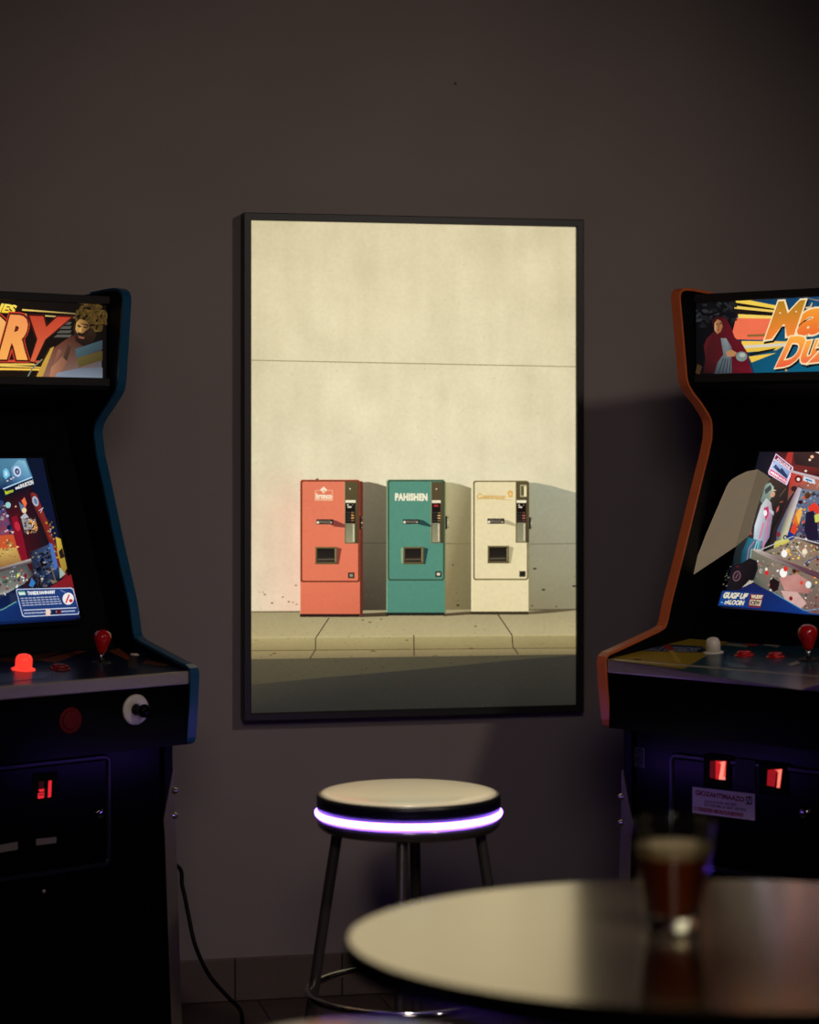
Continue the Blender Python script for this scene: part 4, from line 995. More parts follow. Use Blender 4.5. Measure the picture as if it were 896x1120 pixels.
a.poly([(786, 354.4), (788, 353.8), (788, 355), (786, 355.6)], (40, 24, 20)); a.poly([(789.4, 353.6), (791.4, 353.2), (791.2, 354.6), (789.4, 355)], (40, 24, 20)); a.poly([(787, 360.4), (790, 359.6), (789.2, 361.4), (787.6, 361.8)], (150, 50, 44)); a.poly([(788.4, 355.4), (789.2, 355.4), (789.6, 358.4), (788, 358.4)], (110, 72, 46))
a.poly([(791, 370), (797, 370), (803, 380), (803, 408), (784, 409), (788, 396), (794, 388)], [(110, 120, 124), (130, 136, 140), (90, 98, 102), (70, 80, 88), (50, 58, 64), (80, 92, 98), (96, 104, 108)])
for k in range(4): a.line([(789 + k * 4, 408), (794 + k * 2.6, 392)], .8, (34, 40, 46), a.k + 1)
a.k += 1
a.poly([(797, 385), (803, 382.6), (809, 386), (806, 390), (798, 390)], (176, 124, 84)); a.disc(814, 390, 6.2, 5.4, (120, 136, 132), None, 14); a.disc(815, 388.4, 3.4, 2.4, (170, 180, 168), None, 10)
a.poly([(762, 408), (766, 398), (771, 401), (768, 410)], (62, 42, 26))
clip_x(a, -XI + 0.004, XI - 0.002, gR['mz'])
a.build('marquee_art', M['marquee_art'], rootR)

# ---------- right screen
scR = gR['screen']
eT, eB = scR(833.4, 494), scR(786.4, 665.4); xl_ = (eT[0] + eB[0]) / 2
cornersR = [px_of(mR, (xl_, eT[1], eT[2])), px_of(mR, (xl_ + SWID, eT[1], eT[2])), px_of(mR, (xl_ + SWID, eB[1], eB[2])), px_of(mR, (xl_, eB[1], eB[2]))]
screen_frame(rootR, gR, cornersR, M['black'])
a = Art(scR, 0.00006)
a.poly(cornersR, [(20, 22, 34), (60, 26, 26), (90, 60, 50), (14, 18, 34)])
rb = random.Random(21)
a.poly([(848, 494.5), (1060, 490), (1060, 540), (896, 522), (866, 514)], [(70, 30, 34), (70, 30, 30), (60, 30, 30), (60, 28, 28), (120, 44, 40)])
a.poly([(862, 494.6), (868, 494.6), (866, 508), (859, 503)], (176, 54, 48)); a.poly([(868, 494.5), (896, 494), (896, 512), (870, 508)], [(60, 40, 40), (70, 44, 40), (60, 40, 40), (46, 34, 36)])
a.disc(888.5, 499.6, 2, 1.8, (250, 190, 150), None, 10); a.disc(886, 503, 1.4, 1.4, (250, 220, 190), None, 10); a.disc(881.6, 515.2, 1.4, 1.2, (250, 230, 220), None, 8); a.poly([(892, 494), (900, 493.6), (900, 498)], (236, 220, 214))
# dim area behind the screen's left
a.poly([(820, 540), (846, 522), (866, 530), (856, 560), (846, 580), (836, 620), (806, 640), (800, 610)], [(50, 44, 38), (70, 56, 50), (60, 44, 40), (30, 28, 28), (26, 24, 26), (24, 24, 28), (20, 30, 36), (24, 36, 42)])
a.line([(853, 543), (860, 534)], .7, (110, 92, 74)); a.poly([(850, 556), (852.4, 553), (852, 558), (849, 561)], (200, 90, 80)); a.disc(855, 549, 2.2, 1, (140, 70, 60), None, 8, -.3)
# sign
a.poly([(849, 496), (868, 511), (867.6, 515), (861, 531), (841, 519), (840.6, 516)], (236, 214, 240))
a.poly([(849.4, 497.6), (866.6, 511.4), (865.4, 515.4), (847.6, 501.8)], (130, 26, 60)); a.poly([(847.4, 502.6), (865, 516), (861.4, 524.4), (844, 511.6)], [(186, 206, 240), (150, 170, 210), (110, 130, 180), (190, 210, 244)]); a.poly([(843.4, 513), (861.8, 525.2), (859.8, 529.4), (841.8, 518)], (214, 40, 90))
a.poly([(846, 511), (849, 508), (853, 513), (856, 512), (862, 521), (860.6, 524)], (50, 60, 96)); busy(a, [(847, 503), (865, 517), (861, 524), (844, 511)], 26, [(60, 70, 110), (220, 230, 250), (100, 130, 190)], .6, 1.4, rb)
a.text('ADLLIONE', [(851, 500.4), (865, 511.4), (864, 514), (850, 503)], (244, 214, 226), offset=0.06); a.text('MEMNAVH', [(844.2, 515), (860.8, 526), (859.8, 528.4), (843.2, 517.6)], (250, 236, 240), offset=0.05)
# figure on the left wing: pale hat, white and rose dress, teal skirt
a.poly([(832, 548), (838, 530), (843, 528), (847, 533), (846, 540), (842, 549), (838, 556)], [(110, 130, 120), (130, 150, 140), (150, 170, 156), (170, 190, 174), (160, 176, 160), (130, 140, 126), (120, 136, 124)])
a.poly([(837, 536), (843, 530.6), (845, 535), (838, 541)], (66, 74, 74)); a.disc(845.6, 541, 2.6, 3.4, (206, 160, 130), None, 12, .5); a.poly([(844, 534), (850, 537), (846, 537.4)], (210, 196, 170))
a.poly([(833, 553), (839, 545), (844, 550), (846, 562), (842, 588), (832, 604), (824, 598), (826, 575)], [(190, 190, 190), (200, 204, 204), (180, 170, 176), (160, 130, 150), (150, 120, 150), (130, 160, 180), (140, 180, 190), (210, 220, 226)])
a.poly([(836, 556), (841, 554), (842, 562), (838, 570)], (196, 60, 100)); a.disc(837.6, 561.4, 2, 3.4, (240, 240, 244), None, 10); a.line([(842, 560), (838, 590), (834, 604)], 1.4, (206, 120, 160)); a.line([(836, 572), (831, 590)], 1.6, (230, 110, 150)); a.poly([(842, 556), (847, 560), (847, 564), (842, 560)], (190, 194, 210))
a.poly([(819, 588), (832, 592), (836, 606), (832, 616), (826, 622), (818, 630), (810, 622), (812, 604)], [(30, 100, 120), (70, 140, 156), (90, 130, 150), (60, 120, 130), (44, 110, 120), (30, 90, 104), (16, 50, 66), (20, 70, 90)])
for k in range(8): a.line([(816 + k * 2.2, 624 - k * .6), (820 + k * 2.0, 600 + (k % 3) * 5), (826 + k * 1.2, 592)], .8, rb.choice([(150, 200, 210), (90, 170, 190), (190, 120, 160), (110, 60, 90)]), a.k + 1)
a.k += 1
a.disc(822, 584, 1.6, 1.4, (176, 60, 70), None, 8)
# backbox on the right
a.poly([(864, 514), (896, 522), (1040, 550), (1040, 556), (896, 526), (864, 517)], (196, 180, 186))
a.poly([(866, 517), (896, 525), (920, 531), (905, 548), (874, 532), (862, 548), (864, 530)], [(196, 66, 54), (190, 110, 90), (150, 130, 110), (140, 120, 100), (150, 80, 70), (120, 80, 72), (190, 60, 50)])
a.disc(874, 524.4, 4.2, 4, (110, 30, 34), None, 12); a.disc(874, 524.6, 1.9, 1.9, (240, 226, 214), None, 10); a.poly([(880, 521), (892, 525), (892, 530), (879, 526)], (210, 220, 226)); a.poly([(882, 523.6), (889, 526), (889, 527.6), (882, 525.4)], (40, 110, 180)); a.disc(869.4, 535, 3.6, 3, (60, 34, 34), None, 12); busy(a, [(880, 526), (900, 530), (900, 536), (878, 530)], 20, [(230, 110, 70), (240, 230, 220), (120, 60, 50)], .6, 1.4, rb)
a.poly([(873.6, 533), (878, 535), (862, 586), (858, 588), (856, 594), (849, 596), (851, 580), (866, 548)], [(176, 150, 160), (210, 196, 206), (190, 184, 176), (200, 196, 150), (60, 90, 110), (70, 90, 110), (70, 96, 120), (120, 104, 116)])
a.poly([(877.6, 535), (900, 538), (1040, 560), (1040, 610), (896, 596), (878, 592), (864, 588), (870, 560)], [(120, 130, 150), (100, 116, 140), (60, 60, 80), (60, 50, 60), (44, 46, 80), (40, 40, 80), (60, 66, 100), (90, 100, 130)])
busy(a, [(877, 537), (900, 539), (1000, 556), (1000, 600), (894, 596), (866, 590), (871, 560)], 330, [(190, 200, 214), (130, 146, 170), (60, 80, 120), (206, 70, 50), (226, 160, 70), (60, 30, 40), (240, 220, 210), (36, 34, 70), (160, 150, 150)], .8, 3, rb)
a.poly([(869, 572), (874, 558), (877, 560), (875, 576), (871, 580)], (220, 120, 50)); a.poly([(868, 578), (873, 572), (874, 582), (870, 588), (866, 586)], (226, 70, 40)); a.poly([(873, 564), (878, 556), (880, 562), (876, 576)], (240, 180, 80)); a.poly([(886, 556), (893, 551), (899, 556), (898, 566), (892, 560), (888, 562)], (226, 60, 46)); a.poly([(884, 562), (892, 560), (896, 570), (898, 592), (886, 592), (882, 582)], (34, 26, 50)); a.poly([(865, 582), (871, 586), (870, 596), (864, 594)], (30, 50, 130)); a.poly([(893, 565), (899, 563), (899, 572), (894, 573)], (200, 206, 90))
# cabinet edge, yellow panel, playfield glass
a.poly([(848, 596), (856, 590), (862, 600), (858, 612), (850, 610)], [(80, 100, 120), (120, 120, 130), (190, 180, 90), (200, 180, 70), (80, 90, 110)]); a.disc(854, 586, 2.4, 3, (130, 44, 60), None, 10)
a.poly([(850, 594), (862, 590), (872, 596), (870, 608), (860, 614), (848, 606)], [(210, 196, 80), (214, 206, 90), (180, 160, 90), (200, 170, 80), (210, 186, 80), (190, 170, 80)]); a.disc(861.6, 589.4, 2.6, 2.8, (40, 40, 46), None, 12); a.disc(861.4, 589.4, 1.2, 1.4, (190, 190, 196), None, 8)
a.poly([(826, 602), (836, 606), (862, 596), (872, 590), (900, 600), (1040, 640), (1040, 690), (900, 684), (890, 674), (850, 652), (826, 638), (822, 622)], [(120, 120, 104), (130, 120, 104), (150, 130, 110), (160, 140, 120), (130, 100, 80), (110, 80, 70), (120, 80, 76), (120, 80, 76), (120, 90, 84), (120, 110, 100), (70, 76, 66), (90, 96, 84)])
busy(a, [(838, 606), (872, 592), (900, 600), (1000, 630), (1000, 660), (900, 646), (862, 628)], 260, [(240, 226, 200), (210, 150, 80), (150, 100, 60), (206, 70, 50), (236, 200, 90), (90, 60, 50), (250, 245, 235), (60, 90, 80)], .8, 2.6, rb)
busy(a, [(828, 612), (860, 622), (900, 644), (1000, 680), (930, 684), (886, 668), (830, 640)], 330, [(214, 216, 204), (176, 120, 110), (206, 170, 160), (70, 100, 86), (190, 50, 50), (120, 150, 130), (246, 244, 236), (96, 60, 56)], .8, 2.6, rb)
a.poly([(856, 634), (876, 630), (892, 640), (888, 652), (862, 648)], [(190, 130, 124), (196, 140, 132), (180, 120, 112), (170, 110, 104), (196, 140, 130)]); a.poly([(858, 648), (876, 650), (886, 662), (880, 668), (862, 658)], (206, 166, 158))
for x, y, r_, c in ((861.6, 608, 3.4, (250, 246, 240)), (860.6, 629, 4.2, (252, 248, 244)), (863, 624.6, 2.4, (210, 50, 46)), (842.6, 629, 2.2, (214, 44, 44)), (842, 625, 1.5, (230, 220, 200)), (866, 605, 2, (230, 180, 90)), (884, 606, 2.8, (246, 230, 190)), (888, 642, 3.2, (230, 236, 230)), (880.6, 640, 1.8, (214, 70, 60)), (869, 657, 2, (120, 26, 30))):
    a.disc(x, y, r_, r_ * 1.2, c, None, 12)
a.poly([(826, 603), (834, 603.4), (866, 617), (900, 629), (1040, 674), (1040, 682), (896, 634), (862, 621), (832, 607)], [(206, 196, 180), (196, 180, 170), (110, 70, 80), (80, 50, 66), (70, 44, 60), (60, 36, 50), (70, 44, 58), (90, 56, 66), (170, 160, 150)])
a.line([(832, 605.4), (872, 589)], .8, (200, 204, 190)); a.line([(826, 603), (824.6, 613)], 1.2, (150, 170, 150)); a.line([(873, 590), (900, 597)], 1.2, (200, 190, 180))
a.line([(884, 620), (890, 615), (900, 611)], 1.4, (40, 80, 130)); a.line([(874, 600), (884, 612), (885, 600)], .8, (226, 214, 196))
# dark bags and hand in the lower left of the picture, blue apron
a.poly([(800, 640), (806, 622), (816, 618), (824, 613), (832, 616), (833, 624), (829, 636), (822, 640), (812, 647), (802, 646)], [(30, 24, 28), (26, 20, 24), (30, 24, 28), (22, 20, 24), (26, 22, 26), (20, 18, 22), (20, 18, 22), (24, 18, 22), (22, 18, 22), (26, 22, 26)])
a.disc(810, 632.6, 4.4, 6, (104, 74, 84), None, 16, .35); a.disc(810, 632.6, 3.0, 4.6, (40, 26, 34), None, 14, .35); a.line([(808.6, 635), (811.6, 630)], .9, (120, 90, 100)); a.line([(809, 622.6), (813, 622)], .9, (96, 30, 36))
a.poly([(816, 645), (824, 637), (829, 638.4), (824, 642)], (186, 176, 160)); a.poly([(846, 638), (850, 634.6), (857, 639), (855, 648), (850, 650), (846, 644)], (36, 20, 24)); busy(a, [(798, 622), (805, 618), (800, 644), (794, 648)], 20, [(90, 100, 80), (60, 60, 60), (120, 110, 100)], .7, 1.6, rb)
a.poly([(786.4, 665.4), (793, 650), (812, 648), (824, 641.4), (828, 640.4), (850, 651), (884, 670), (890, 673), (1060, 690), (1060, 700), (880, 674)], [(14, 18, 46), (16, 26, 70), (22, 32, 84), (26, 30, 80), (26, 30, 78), (26, 38, 100), (20, 60, 130), (20, 70, 140), (20, 70, 140), (20, 60, 130), (18, 50, 120)])
a.poly([(794.6, 648.6), (838.8, 651.4), (834.4, 668.4), (790, 664.6)], [(22, 64, 130), (16, 44, 104), (20, 44, 116), (24, 70, 140)]); a.line([(850, 651), (884, 670.6), (905, 668)], .8, (80, 150, 190))
a.text('GUGF UF', [(796.6, 650.6), (822.6, 652.2), (820.6, 657.6), (795.4, 656.4)], (226, 216, 186), shear=0.2, offset=0.06); a.text('rALOOIN', [(798, 658.6), (818.6, 659.8), (817.6, 664.6), (796.6, 663.2)], (224, 214, 190), shear=0.2, offset=0.05); a.poly([(793, 660.6), (795.4, 660.8), (795, 662.4), (792.6, 662.2)], (90, 160, 220))
a.poly([(825, 652), (839.4, 653), (836, 667.6), (822.4, 666.4)], (112, 32, 48)); a.text('WUDIT', [(826.4, 653.4), (838.6, 654.2), (838, 657.4), (825.8, 656.8)], (230, 216, 180), offset=0.06); a.poly([(825, 658.4), (837.4, 659.2), (835.8, 665.4), (824, 664.4)], (216, 200, 168)); a.text('IOEW', [(826, 659.4), (836, 660), (835, 664.6), (825, 663.8)], (90, 60, 60), offset=0.06)
clip_x(a, xl_, xl_ + SWID); clip_plane(a, gR, min(eT[2], eB[2]), max(eT[2], eB[2]))
a.build('screen', M['screen_art'], rootR)
# patch of light beside the screen, built as a pale two-facet panel
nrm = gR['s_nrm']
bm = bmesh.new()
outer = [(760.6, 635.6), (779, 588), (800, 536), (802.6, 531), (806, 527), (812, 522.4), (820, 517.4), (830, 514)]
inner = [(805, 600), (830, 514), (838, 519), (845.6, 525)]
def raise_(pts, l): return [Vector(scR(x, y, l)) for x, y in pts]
patch_facet = [(760.6, 635.6), (779, 588), (800, 536), (802.6, 531), (806, 527), (812, 522.4), (820, 517.4), (830, 514), (805.4, 598.6)]
patch_facet2 = [(805.4, 598.6), (830, 514), (838, 519), (844, 524), (838.5, 531), (834, 540), (829, 556), (824, 574), (822, 584.6)]
for pts, l0 in ((patch_facet, 0.003), (patch_facet2, 0.003)):
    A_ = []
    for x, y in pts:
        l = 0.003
        if pts is patch_facet:
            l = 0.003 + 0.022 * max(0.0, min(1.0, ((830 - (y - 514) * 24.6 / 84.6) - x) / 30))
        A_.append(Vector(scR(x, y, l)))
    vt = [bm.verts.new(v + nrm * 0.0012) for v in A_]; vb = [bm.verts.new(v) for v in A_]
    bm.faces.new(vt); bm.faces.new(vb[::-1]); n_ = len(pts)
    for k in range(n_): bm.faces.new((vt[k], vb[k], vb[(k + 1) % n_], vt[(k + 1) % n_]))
bz = obj('light_patch', bm, M['cream'], rootR); bz['label'] = 'pale beige patch of light, modelled as a panel left of the screen'

# ---------- right control panel
cpR = gR['cp']; nR = gR['cp_n']
a = Art(cpR, 0.0001)
a.poly([(664, 721.4), (1160, 780), (1160, 728), (728, 692)], [(20, 62, 80), (18, 60, 78), (16, 50, 66), (22, 60, 70)])
a.poly([(664, 721.4), (748, 731.6), (775, 716), (798, 701), (728, 692), (718, 694)], [(176, 148, 40), (160, 134, 40), (150, 126, 40), (150, 126, 38), (160, 132, 40), (170, 140, 40)])
a.poly([(699, 711), (712, 706), (728, 704.6), (768, 707), (772, 711), (766, 714), (730, 713), (704, 712)], [(40, 54, 84), (44, 58, 90), (70, 60, 80), (50, 62, 90), (60, 70, 90), (40, 54, 84), (60, 70, 96), (36, 50, 78)])
a.text('BLITZEDS', [(708, 706.6), (766, 709), (764, 713), (706, 711.4)], (130, 140, 160), offset=0.04, shear=0.3); a.poly([(724, 707), (732, 704.6), (738, 711), (734, 712.4)], (170, 60, 44)); a.poly([(732, 712), (737, 712), (746, 725), (740, 725)], (196, 160, 60)); a.poly([(694, 720.6), (702, 721.4), (700, 722.6), (693, 722)], (40, 34, 24))
for x0_, w_ in ((796, 24), (838, 16), (860, 20), (874, 14)): a.poly([(x0_, 703.6), (x0_ + w_, 705.6), (x0_ + w_ - 3, 708.4), (x0_ - 4, 706)], (140, 132, 120))
a.poly([(816, 704.4), (830, 705), (828, 707.2), (814, 706.6)], (160, 50, 46)); a.disc(820, 727, 6, 2, (20, 24, 30), None, 14); a.poly([(790, 724), (820, 730), (826, 731.6), (800, 731)], (60, 96, 104)); a.poly([(862, 727), (872, 723.6), (876, 726), (866, 729.4)], (150, 146, 136))
clip_x(a, -XI + 0.001, XI - 0.001); a.build('control_overlay', M['panel_art'], rootR)
dome_button(rootR, V(cpR, 780.6, 714), nR, M['white'], M['white'], 0.0165, 0.036)
flat_button(rootR, V(cpR, 814, 717), nR, M['red'], 0.0165); flat_button(rootR, V(cpR, 848.6, 718.6), nR, M['red'], 0.0165)
joystick(rootR, V(cpR, 885, 722), nR, 1.25)
joystick(rootR, V(cpR, 1000, 738), nR, 1.25) if False else None

# ---------- right lower front
doorR, yD = coin_door(rootR, gR, [(734, 822), (1120, 868), (1120, 1010), (734, 942)], None)
dP = projector(xfR, (0, yD, 0), (0, -1, 0))
lock(doorR, V(dP, 882, 889)); wP = projector(xfR, (0, yD - 0.0042, 0), (0, -1, 0))
for k, (q_, digs) in enumerate((([(771, 824), (800, 827.6), (800, 864), (771, 860)], [([(777, 832.4), (784, 832), (784, 852), (776.4, 850.4)], (84, 12, 18)), ([(783, 832), (795, 832.4), (793, 853.4), (783, 852)], (196, 30, 34)), ([(785.6, 834), (794, 832.6), (793.8, 853), (787.4, 852), (788.6, 835.6)], (255, 88, 76)), ([(788.4, 833.2), (793.6, 832.6), (791.4, 849), (793.6, 850.4), (793.4, 853), (786.4, 852.4), (789.4, 836)], (255, 150, 130))]),
                                ([(831, 832), (862, 836), (862, 872.6), (831, 868)], [([(840, 842), (850, 841), (847.6, 860.6), (839, 859)], (150, 20, 28)), ([(848, 841.6), (856, 841), (853.4, 862), (849.6, 861.6), (851, 844.6)], (255, 84, 72)), ([(850, 842.4), (855.4, 841.6), (852.6, 861.6), (850.4, 861.2), (852, 844.8)], (255, 140, 120))]))):
    w_ = slab(doorR, 'display_window', dP, q_, 0.004, M['dull_black'])
    a = Art(wP, 0.0002)
    for p_, c_ in digs: a.poly(p_, c_)
    o = a.build('red_digits', M['digits'], doorR, 'glowing red digit')
slab(doorR, 'coin_slot', dP, [(805, 829), (827, 832), (827, 862), (805, 859)], 0.004, M['rubber'])
slab(doorR, 'label_plate', dP, [(757.6, 860.4), (826, 868.4), (826, 897.6), (757.6, 889)], 0.0012, M['slot'])
a = Art(projector(xfR, (0, yD - 0.0014, 0), (0, -1, 0)), 0.0001)
a.poly([(757.8, 860.8), (825.8, 868.6), (825.8, 897.4), (757.8, 888.6)], (190, 170, 196))
a.text('GIOZAHTIMAAZO', [(761, 864), (814, 872), (814, 877), (761, 869)], (120, 50, 70), offset=0.05); a.rect(816, 871, 823, 880, (60, 40, 70)); a.line([(817, 879), (818, 872.6), (821, 878.6), (822, 872.4)], 1, (190, 170, 196))
a.text('AIOUOHS MIUBR', [(771, 875), (806, 879), (806, 881.6), (771, 877.6)], (110, 80, 110), offset=0.04); a.text('ETOEUMOS BIZI SIUFEL', [(771, 879), (817, 884.6), (817, 887.4), (771, 881.6)], (110, 80, 110), offset=0.04)
a.poly([(759, 881.6), (764, 882.4), (814, 889.6), (814, 893.6), (762, 886.8), (758.6, 886)], (170, 130, 150)); a.text('TAIDER MULCUUIETRT', [(764, 882.6), (813, 889.6), (813, 893.6), (764, 886.8)], (130, 54, 74), offset=0.04)
a.build('label_print', M['label_art'], doorR)
lw = gR['low']
slab(rootR, 'sticker', lw, [(689.4, 816), (705.6, 818.4), (705.6, 840.4), (689.4, 838)], 0.0008, M['bar'])
a = Art(projector(xfR, (0, gR['low_y'] - 0.001, 0), (0, -1, 0)), 0.0001); a.poly([(689.8, 816.6), (705.2, 818.8), (705.2, 840), (689.8, 837.4)], (46, 46, 52)); busy(a, [(690, 817), (705, 819), (705, 839), (690, 837)], 40, [(96, 96, 104), (20, 20, 24), (70, 70, 80)], .8, 2.2, rb); a.line([(705, 819), (705, 840)], .8, (110, 100, 190))
a.build('sticker_print', M['label_art'], rootR)
Mx = on_plane_matrix(V(lw, 691, 803), (0, -1, 0)); obj('screw', lathe(bmesh.new(), [(0, 0), (0.008, 0), (0.007, 0.002), (0, 0.003)], Mx, 16), M['bar'], rootR, True)

# ------------------------------------------------------------------ power cable
pts = [mL @ Vector(v) for v in ((0.29, 0.3635, 0.50), (0.305, 0.41, 0.492), (0.40, 0.42, 0.47), (0.58, 0.33, 0.435))] + [at(190.4, 945, 5.95), at(199.6, 970, 5.9), at(206, 1000, 5.88), at(213.6, 1034, 5.86), at(229, 1067, 5.85), at(249, 1090, 5.84), at(263, 1105, 5.82)]
e = pts[-1]
g0 = at(268.5, 1122, 5.82); g0.z = 0.0055
pts += [g0]
for dx, dy in ((0.05, -0.06), (0.06, -0.16), (-0.04, -0.30), (-0.25, -0.40)): pts.append(Vector((g0.x + dx, g0.y + dy, 0.0055)))
tag(obj('power_cable', tube(bmesh.new(), smooth_path(pts, 8), 0.0054, 12), M['cable'], None, True), 'black power cable hanging behind the blue-trimmed cabinet down to the tiled floor', 'cable')

# ------------------------------------------------------------------ stools
def make_stool(label):
    t = thing('bar_stool', label, 'stool', (0, 0, 0), 0, 'round bar stools with glowing rims')
    H = 0.75
    bm = lathe(bmesh.new(), [(0, H), (0.10, H - 0.0004), (0.160, H - 0.0012), (0.180, H - 0.0026), (0.1885, H - 0.0045), (0.1915, H - 0.0075), (0.1915, H - 0.009), (0, H - 0.009)], None, 96)
    obj('seat_top', bm, M['vinyl_sheen'], t, True)
    bm = lathe(bmesh.new(), [(0, H - 0.0085), (0.191, H - 0.0085), (0.1945, H - 0.0065), (0.1985, H - 0.010), (0.1995, H - 0.018), (0.1985, H - 0.0215), (0.1995, H - 0.026), (0.1985, H - 0.0405), (0, H - 0.0405)], None, 96)
    s = obj('seat_cushion', bm, M['vinyl_black'], t, True); s['label'] = 'black padded side of the seat'
    zr = H - 0.0475
    prof = [(0.1975 + 0.0062 * math.cos(k * PI / 6), zr + 0.0068 * math.sin(k * PI / 6)) for k in range(12)]
    l = obj('light_ring', lathe(bmesh.new(), prof, None, 96, True), M['led'], t, True); l['label'] = 'glowing violet-white light ring'
    bm = lathe(bmesh.new(), [(0, H - 0.0395), (0.188, H - 0.0395), (0.188, H - 0.055), (0.1965, H - 0.056), (0.1985, H - 0.062), (0.1985, H - 0.068), (0.1955, H - 0.076), (0.188, H - 0.082), (0.170, H - 0.084), (0, H - 0.084)], None, 96)
    obj('seat_rim', bm, M['dark_chrome'], t, True)
    for k in range(4):
        A = math.radians(-95 + 90 * k)
        d = Vector((math.cos(A), math.sin(A), 0))
        P = [d * 0.150 + Vector((0, 0, H - 0.082)), d * 0.156 + Vector((0, 0, H - 0.10)), d * 0.200 + Vector((0, 0, 0.36)), d * 0.247 + Vector((0, 0, 0.012))]
        leg = obj('leg', tube(bmesh.new(), smooth_path(P, 6), 0.0122, 18), M['dark_chrome'], t, True)
        obj('rubber_foot', lathe(bmesh.new(), [(0, 0), (0.014, 0), (0.0145, 0.012), (0.0125, 0.022), (0, 0.022)], Matrix.Translation(d * 0.247), 18), M['rubber'], leg, True)
    R = 0.2175
    obj('foot_ring', tube(bmesh.new(), [(R * math.cos(2 * PI * k / 72), R * math.sin(2 * PI * k / 72), 0.315) for k in range(72)], 0.0085, 14, True), M['chrome'], t, True)
    return t
stool = make_stool('round stool, top coloured cream for reflected poster light, with glowing violet rim standing below the poster')
sp_ = at(447, 864, 4.95); stool.location = (sp_.x, sp_.y, 0); stool.rotation_euler.z = -TH
st2 = stool.copy(); COL.objects.link(st2)
for ch in list(stool.children):
    c2 = ch.copy(); COL.objects.link(c2); c2.parent = st2
    for gc in list(ch.children):
        d2 = gc.copy(); COL.objects.link(d2); d2.parent = c2
st2['label'] = 'blurred stool seat, top coloured pale for reflected poster light, at the bottom edge, nearest the camera beside the table'
s2 = at(385, 1151, 2.83); st2.location = (s2.x, s2.y, 0)

# ------------------------------------------------------------------ table
TZ = 0.90; TD = 2.80
tc_ = at(800, 1033, TD)
table = thing('pub_table', 'round-ended pale metal-topped table with dark edge in the blurred foreground', 'table', (tc_.x, tc_.y, 0), -TH)
AX, AY = 0.472, 0.371
def oval(bm, secs, n=120):
    R = []
    for ins, z in secs:
        R.append([bm.verts.new(Vector(((AX - ins) * math.cos(2 * PI * k / n), (AY - ins) * math.sin(2 * PI * k / n), z))) for k in range(n)])
    for a_, b_ in zip(R, R[1:]):
        for k in range(n): bm.faces.new((a_[k], a_[(k + 1) % n], b_[(k + 1) % n], b_[k]))
    bm.faces.new(R[0]); bm.faces.new(R[-1][::-1]); return bm
obj('tabletop', oval(bmesh.new(), [(0.004, TZ), (0.0015, TZ - 0.0006), (0.001, TZ - 0.003), (0.004, TZ - 0.004)]), M['tabletop'], table)
obj('edge_band', oval(bmesh.new(), [(0.006, TZ - 0.0038), (0.0, TZ - 0.005), (0.0, TZ - 0.026), (0.004, TZ - 0.03), (0.06, TZ - 0.034)]), M['tableedge'], table)
obj('pedestal', lathe(bmesh.new(), [(0, TZ - 0.034), (0.13, TZ - 0.034), (0.13, TZ - 0.042), (0.045, TZ - 0.05), (0.036, TZ - 0.07), (0.036, 0.05), (0, 0.05)], None, 40), M['gloss_black'], table, True)
obj('base', lathe(bmesh.new(), [(0, 0), (0.185, 0), (0.19, 0.006), (0.178, 0.014), (0.09, 0.030), (0.045, 0.052), (0, 0.052)], None, 48), M['gloss_black'], table, True)

# ------------------------------------------------------------------ beer glass
gp = at(736, 1015, 2500 * (EYE - TZ) / (1015 - 480))
beer = thing('beer_glass', 'half-drunk glass of amber beer with thin foam on the pale table', 'glass', (gp.x, gp.y, TZ + 0.0004))
gh = 0.134
def rg(z): return 0.0345 + (0.0525 - 0.0345) * (z / gh) ** 1.1
zs = [0.022, 0.04, 0.06, 0.08, 0.10, 0.118, gh - 0.001]
prof = [(0, 0.002), (0.02, 0.0022), (0.030, 0.0005), (0.033, 0.0), (0.0345, 0.0015)] + [(rg(z), z) for z in zs] + [(rg(gh) - 0.0010, gh)] + [(rg(z) - 0.0024, z) for z in zs[::-1]] + [(0.030, 0.0185), (0.018, 0.0172), (0, 0.0170)]
M['thin_glass'] = thin_glass('thin_clear_glass')
wp = [(rg(z), z) for z in [0.0172] + zs] + [(rg(gh) - 0.0010, gh)] + [(rg(z) - 0.0014, z) for z in zs[::-1] + [0.0172]]
obj('tumbler', lathe(bmesh.new(), wp, None, 72, True), M['thin_glass'], beer, True)
obj('glass_base', lathe(bmesh.new(), [(0, 0.002), (0.02, 0.0022), (0.030, 0.0005), (0.033, 0.0), (0.0345, 0.0015), (rg(0.016) , 0.016), (0.030, 0.0168), (0, 0.0165)], None, 72), M['glass'], beer, True)
zl0, zl1 = 0.0176, 0.0905
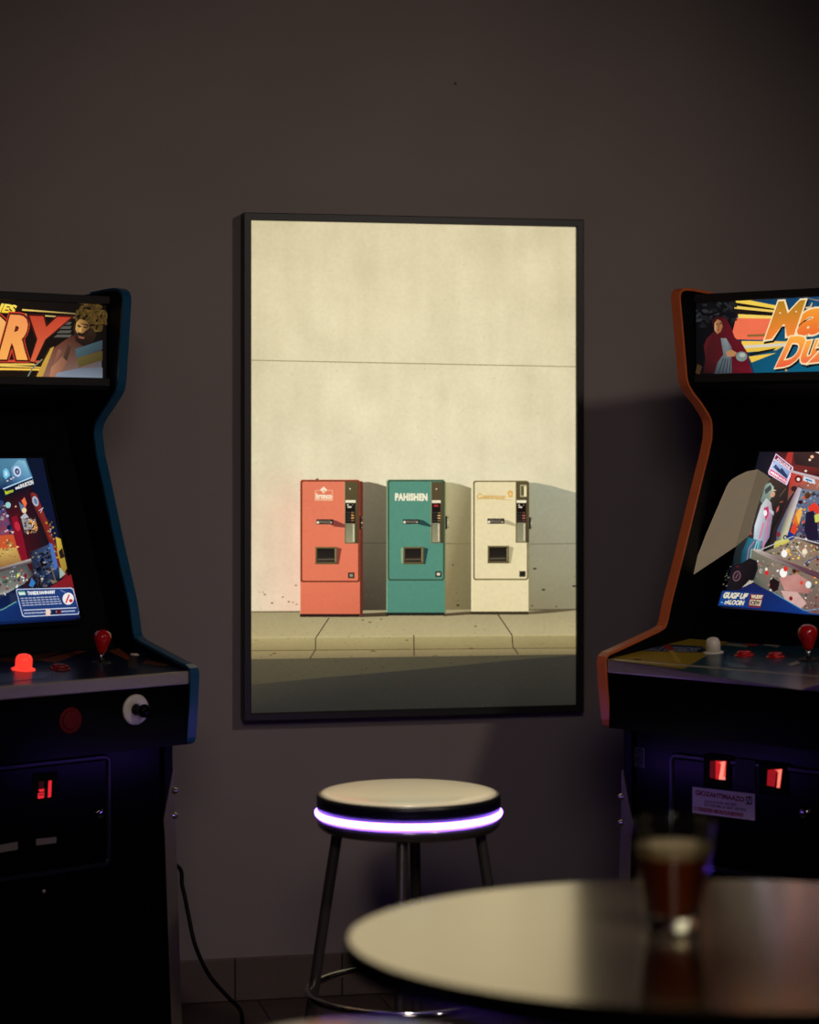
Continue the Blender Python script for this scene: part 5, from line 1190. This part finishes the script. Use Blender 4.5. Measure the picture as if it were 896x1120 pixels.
lp = [(0, zl0 - .0002), (0.018, zl0), (0.0302, 0.0195)] + [(rg(z) - 0.0016, z) for z in (0.024, 0.04, 0.06, 0.08, zl1)] + [(0, zl1)]
obj('beer', lathe(bmesh.new(), lp, None, 72), M['beer'], beer, True)
fp = [(0, zl1 + 0.0003), (rg(zl1) - 0.0018, zl1 + 0.0003), (rg(zl1 + .006) - 0.0017, zl1 + 0.006), (rg(zl1 + .012) - 0.0018, zl1 + 0.0135), (0.03, zl1 + 0.0125), (0, zl1 + 0.012)]
obj('foam', lathe(bmesh.new(), fp, None, 72), M['foam'], beer, True)

# ------------------------------------------------------------------ light
def lamp(name, kind, loc, target, power, col, **kw):
    d = bpy.data.lights.new(name, kind); d.energy = power; d.color = col
    for k, v in kw.items(): setattr(d, k, v)
    o = bpy.data.objects.new(name, d); COL.objects.link(o); o.location = loc
    o.rotation_euler = (Vector(target) - Vector(loc)).to_track_quat('-Z', 'Y').to_euler()
    return o
lamp('ceiling_spot', 'SPOT', (1.1, -4.3, 2.9), (-0.3, 0, 1.3), 88, (1.0, 0.86, 0.75), spot_size=math.radians(56), spot_blend=1.0, shadow_soft_size=0.11)
lamp('wall_fill', 'SPOT', (-1.3, -6.4, 2.9), (-0.1, 0, 1.40), 172, (1.0, 0.85, 0.79), spot_size=math.radians(37), spot_blend=1.0, shadow_soft_size=0.6)  # fill spot added above the camera to lift the wall
lamp('seat_fill', 'SPOT', (stool.location.x, stool.location.y - 0.1, 3.05), (stool.location.x, stool.location.y, 0.75), 125, (1.0, 0.9, 0.74), spot_size=math.radians(17), spot_blend=0.6, shadow_soft_size=0.03)  # added spot without a fixture, brightens the stool seat
lamp('beer_fill', 'SPOT', (gp.x + 0.5, gp.y - 1.3, 3.0), (gp.x, gp.y, TZ + 0.08), 60, (1.0, 0.88, 0.7), spot_size=math.radians(9), spot_blend=1.0, shadow_soft_size=0.03)  # narrow spot added so the beer and foam show up
w = bpy.data.worlds.new('dim_room'); S.world = w; w.use_nodes = True
bg = w.node_tree.nodes['Background']; bg.inputs[0].default_value = (0.5, 0.42, 0.45, 1); bg.inputs[1].default_value = 0.008
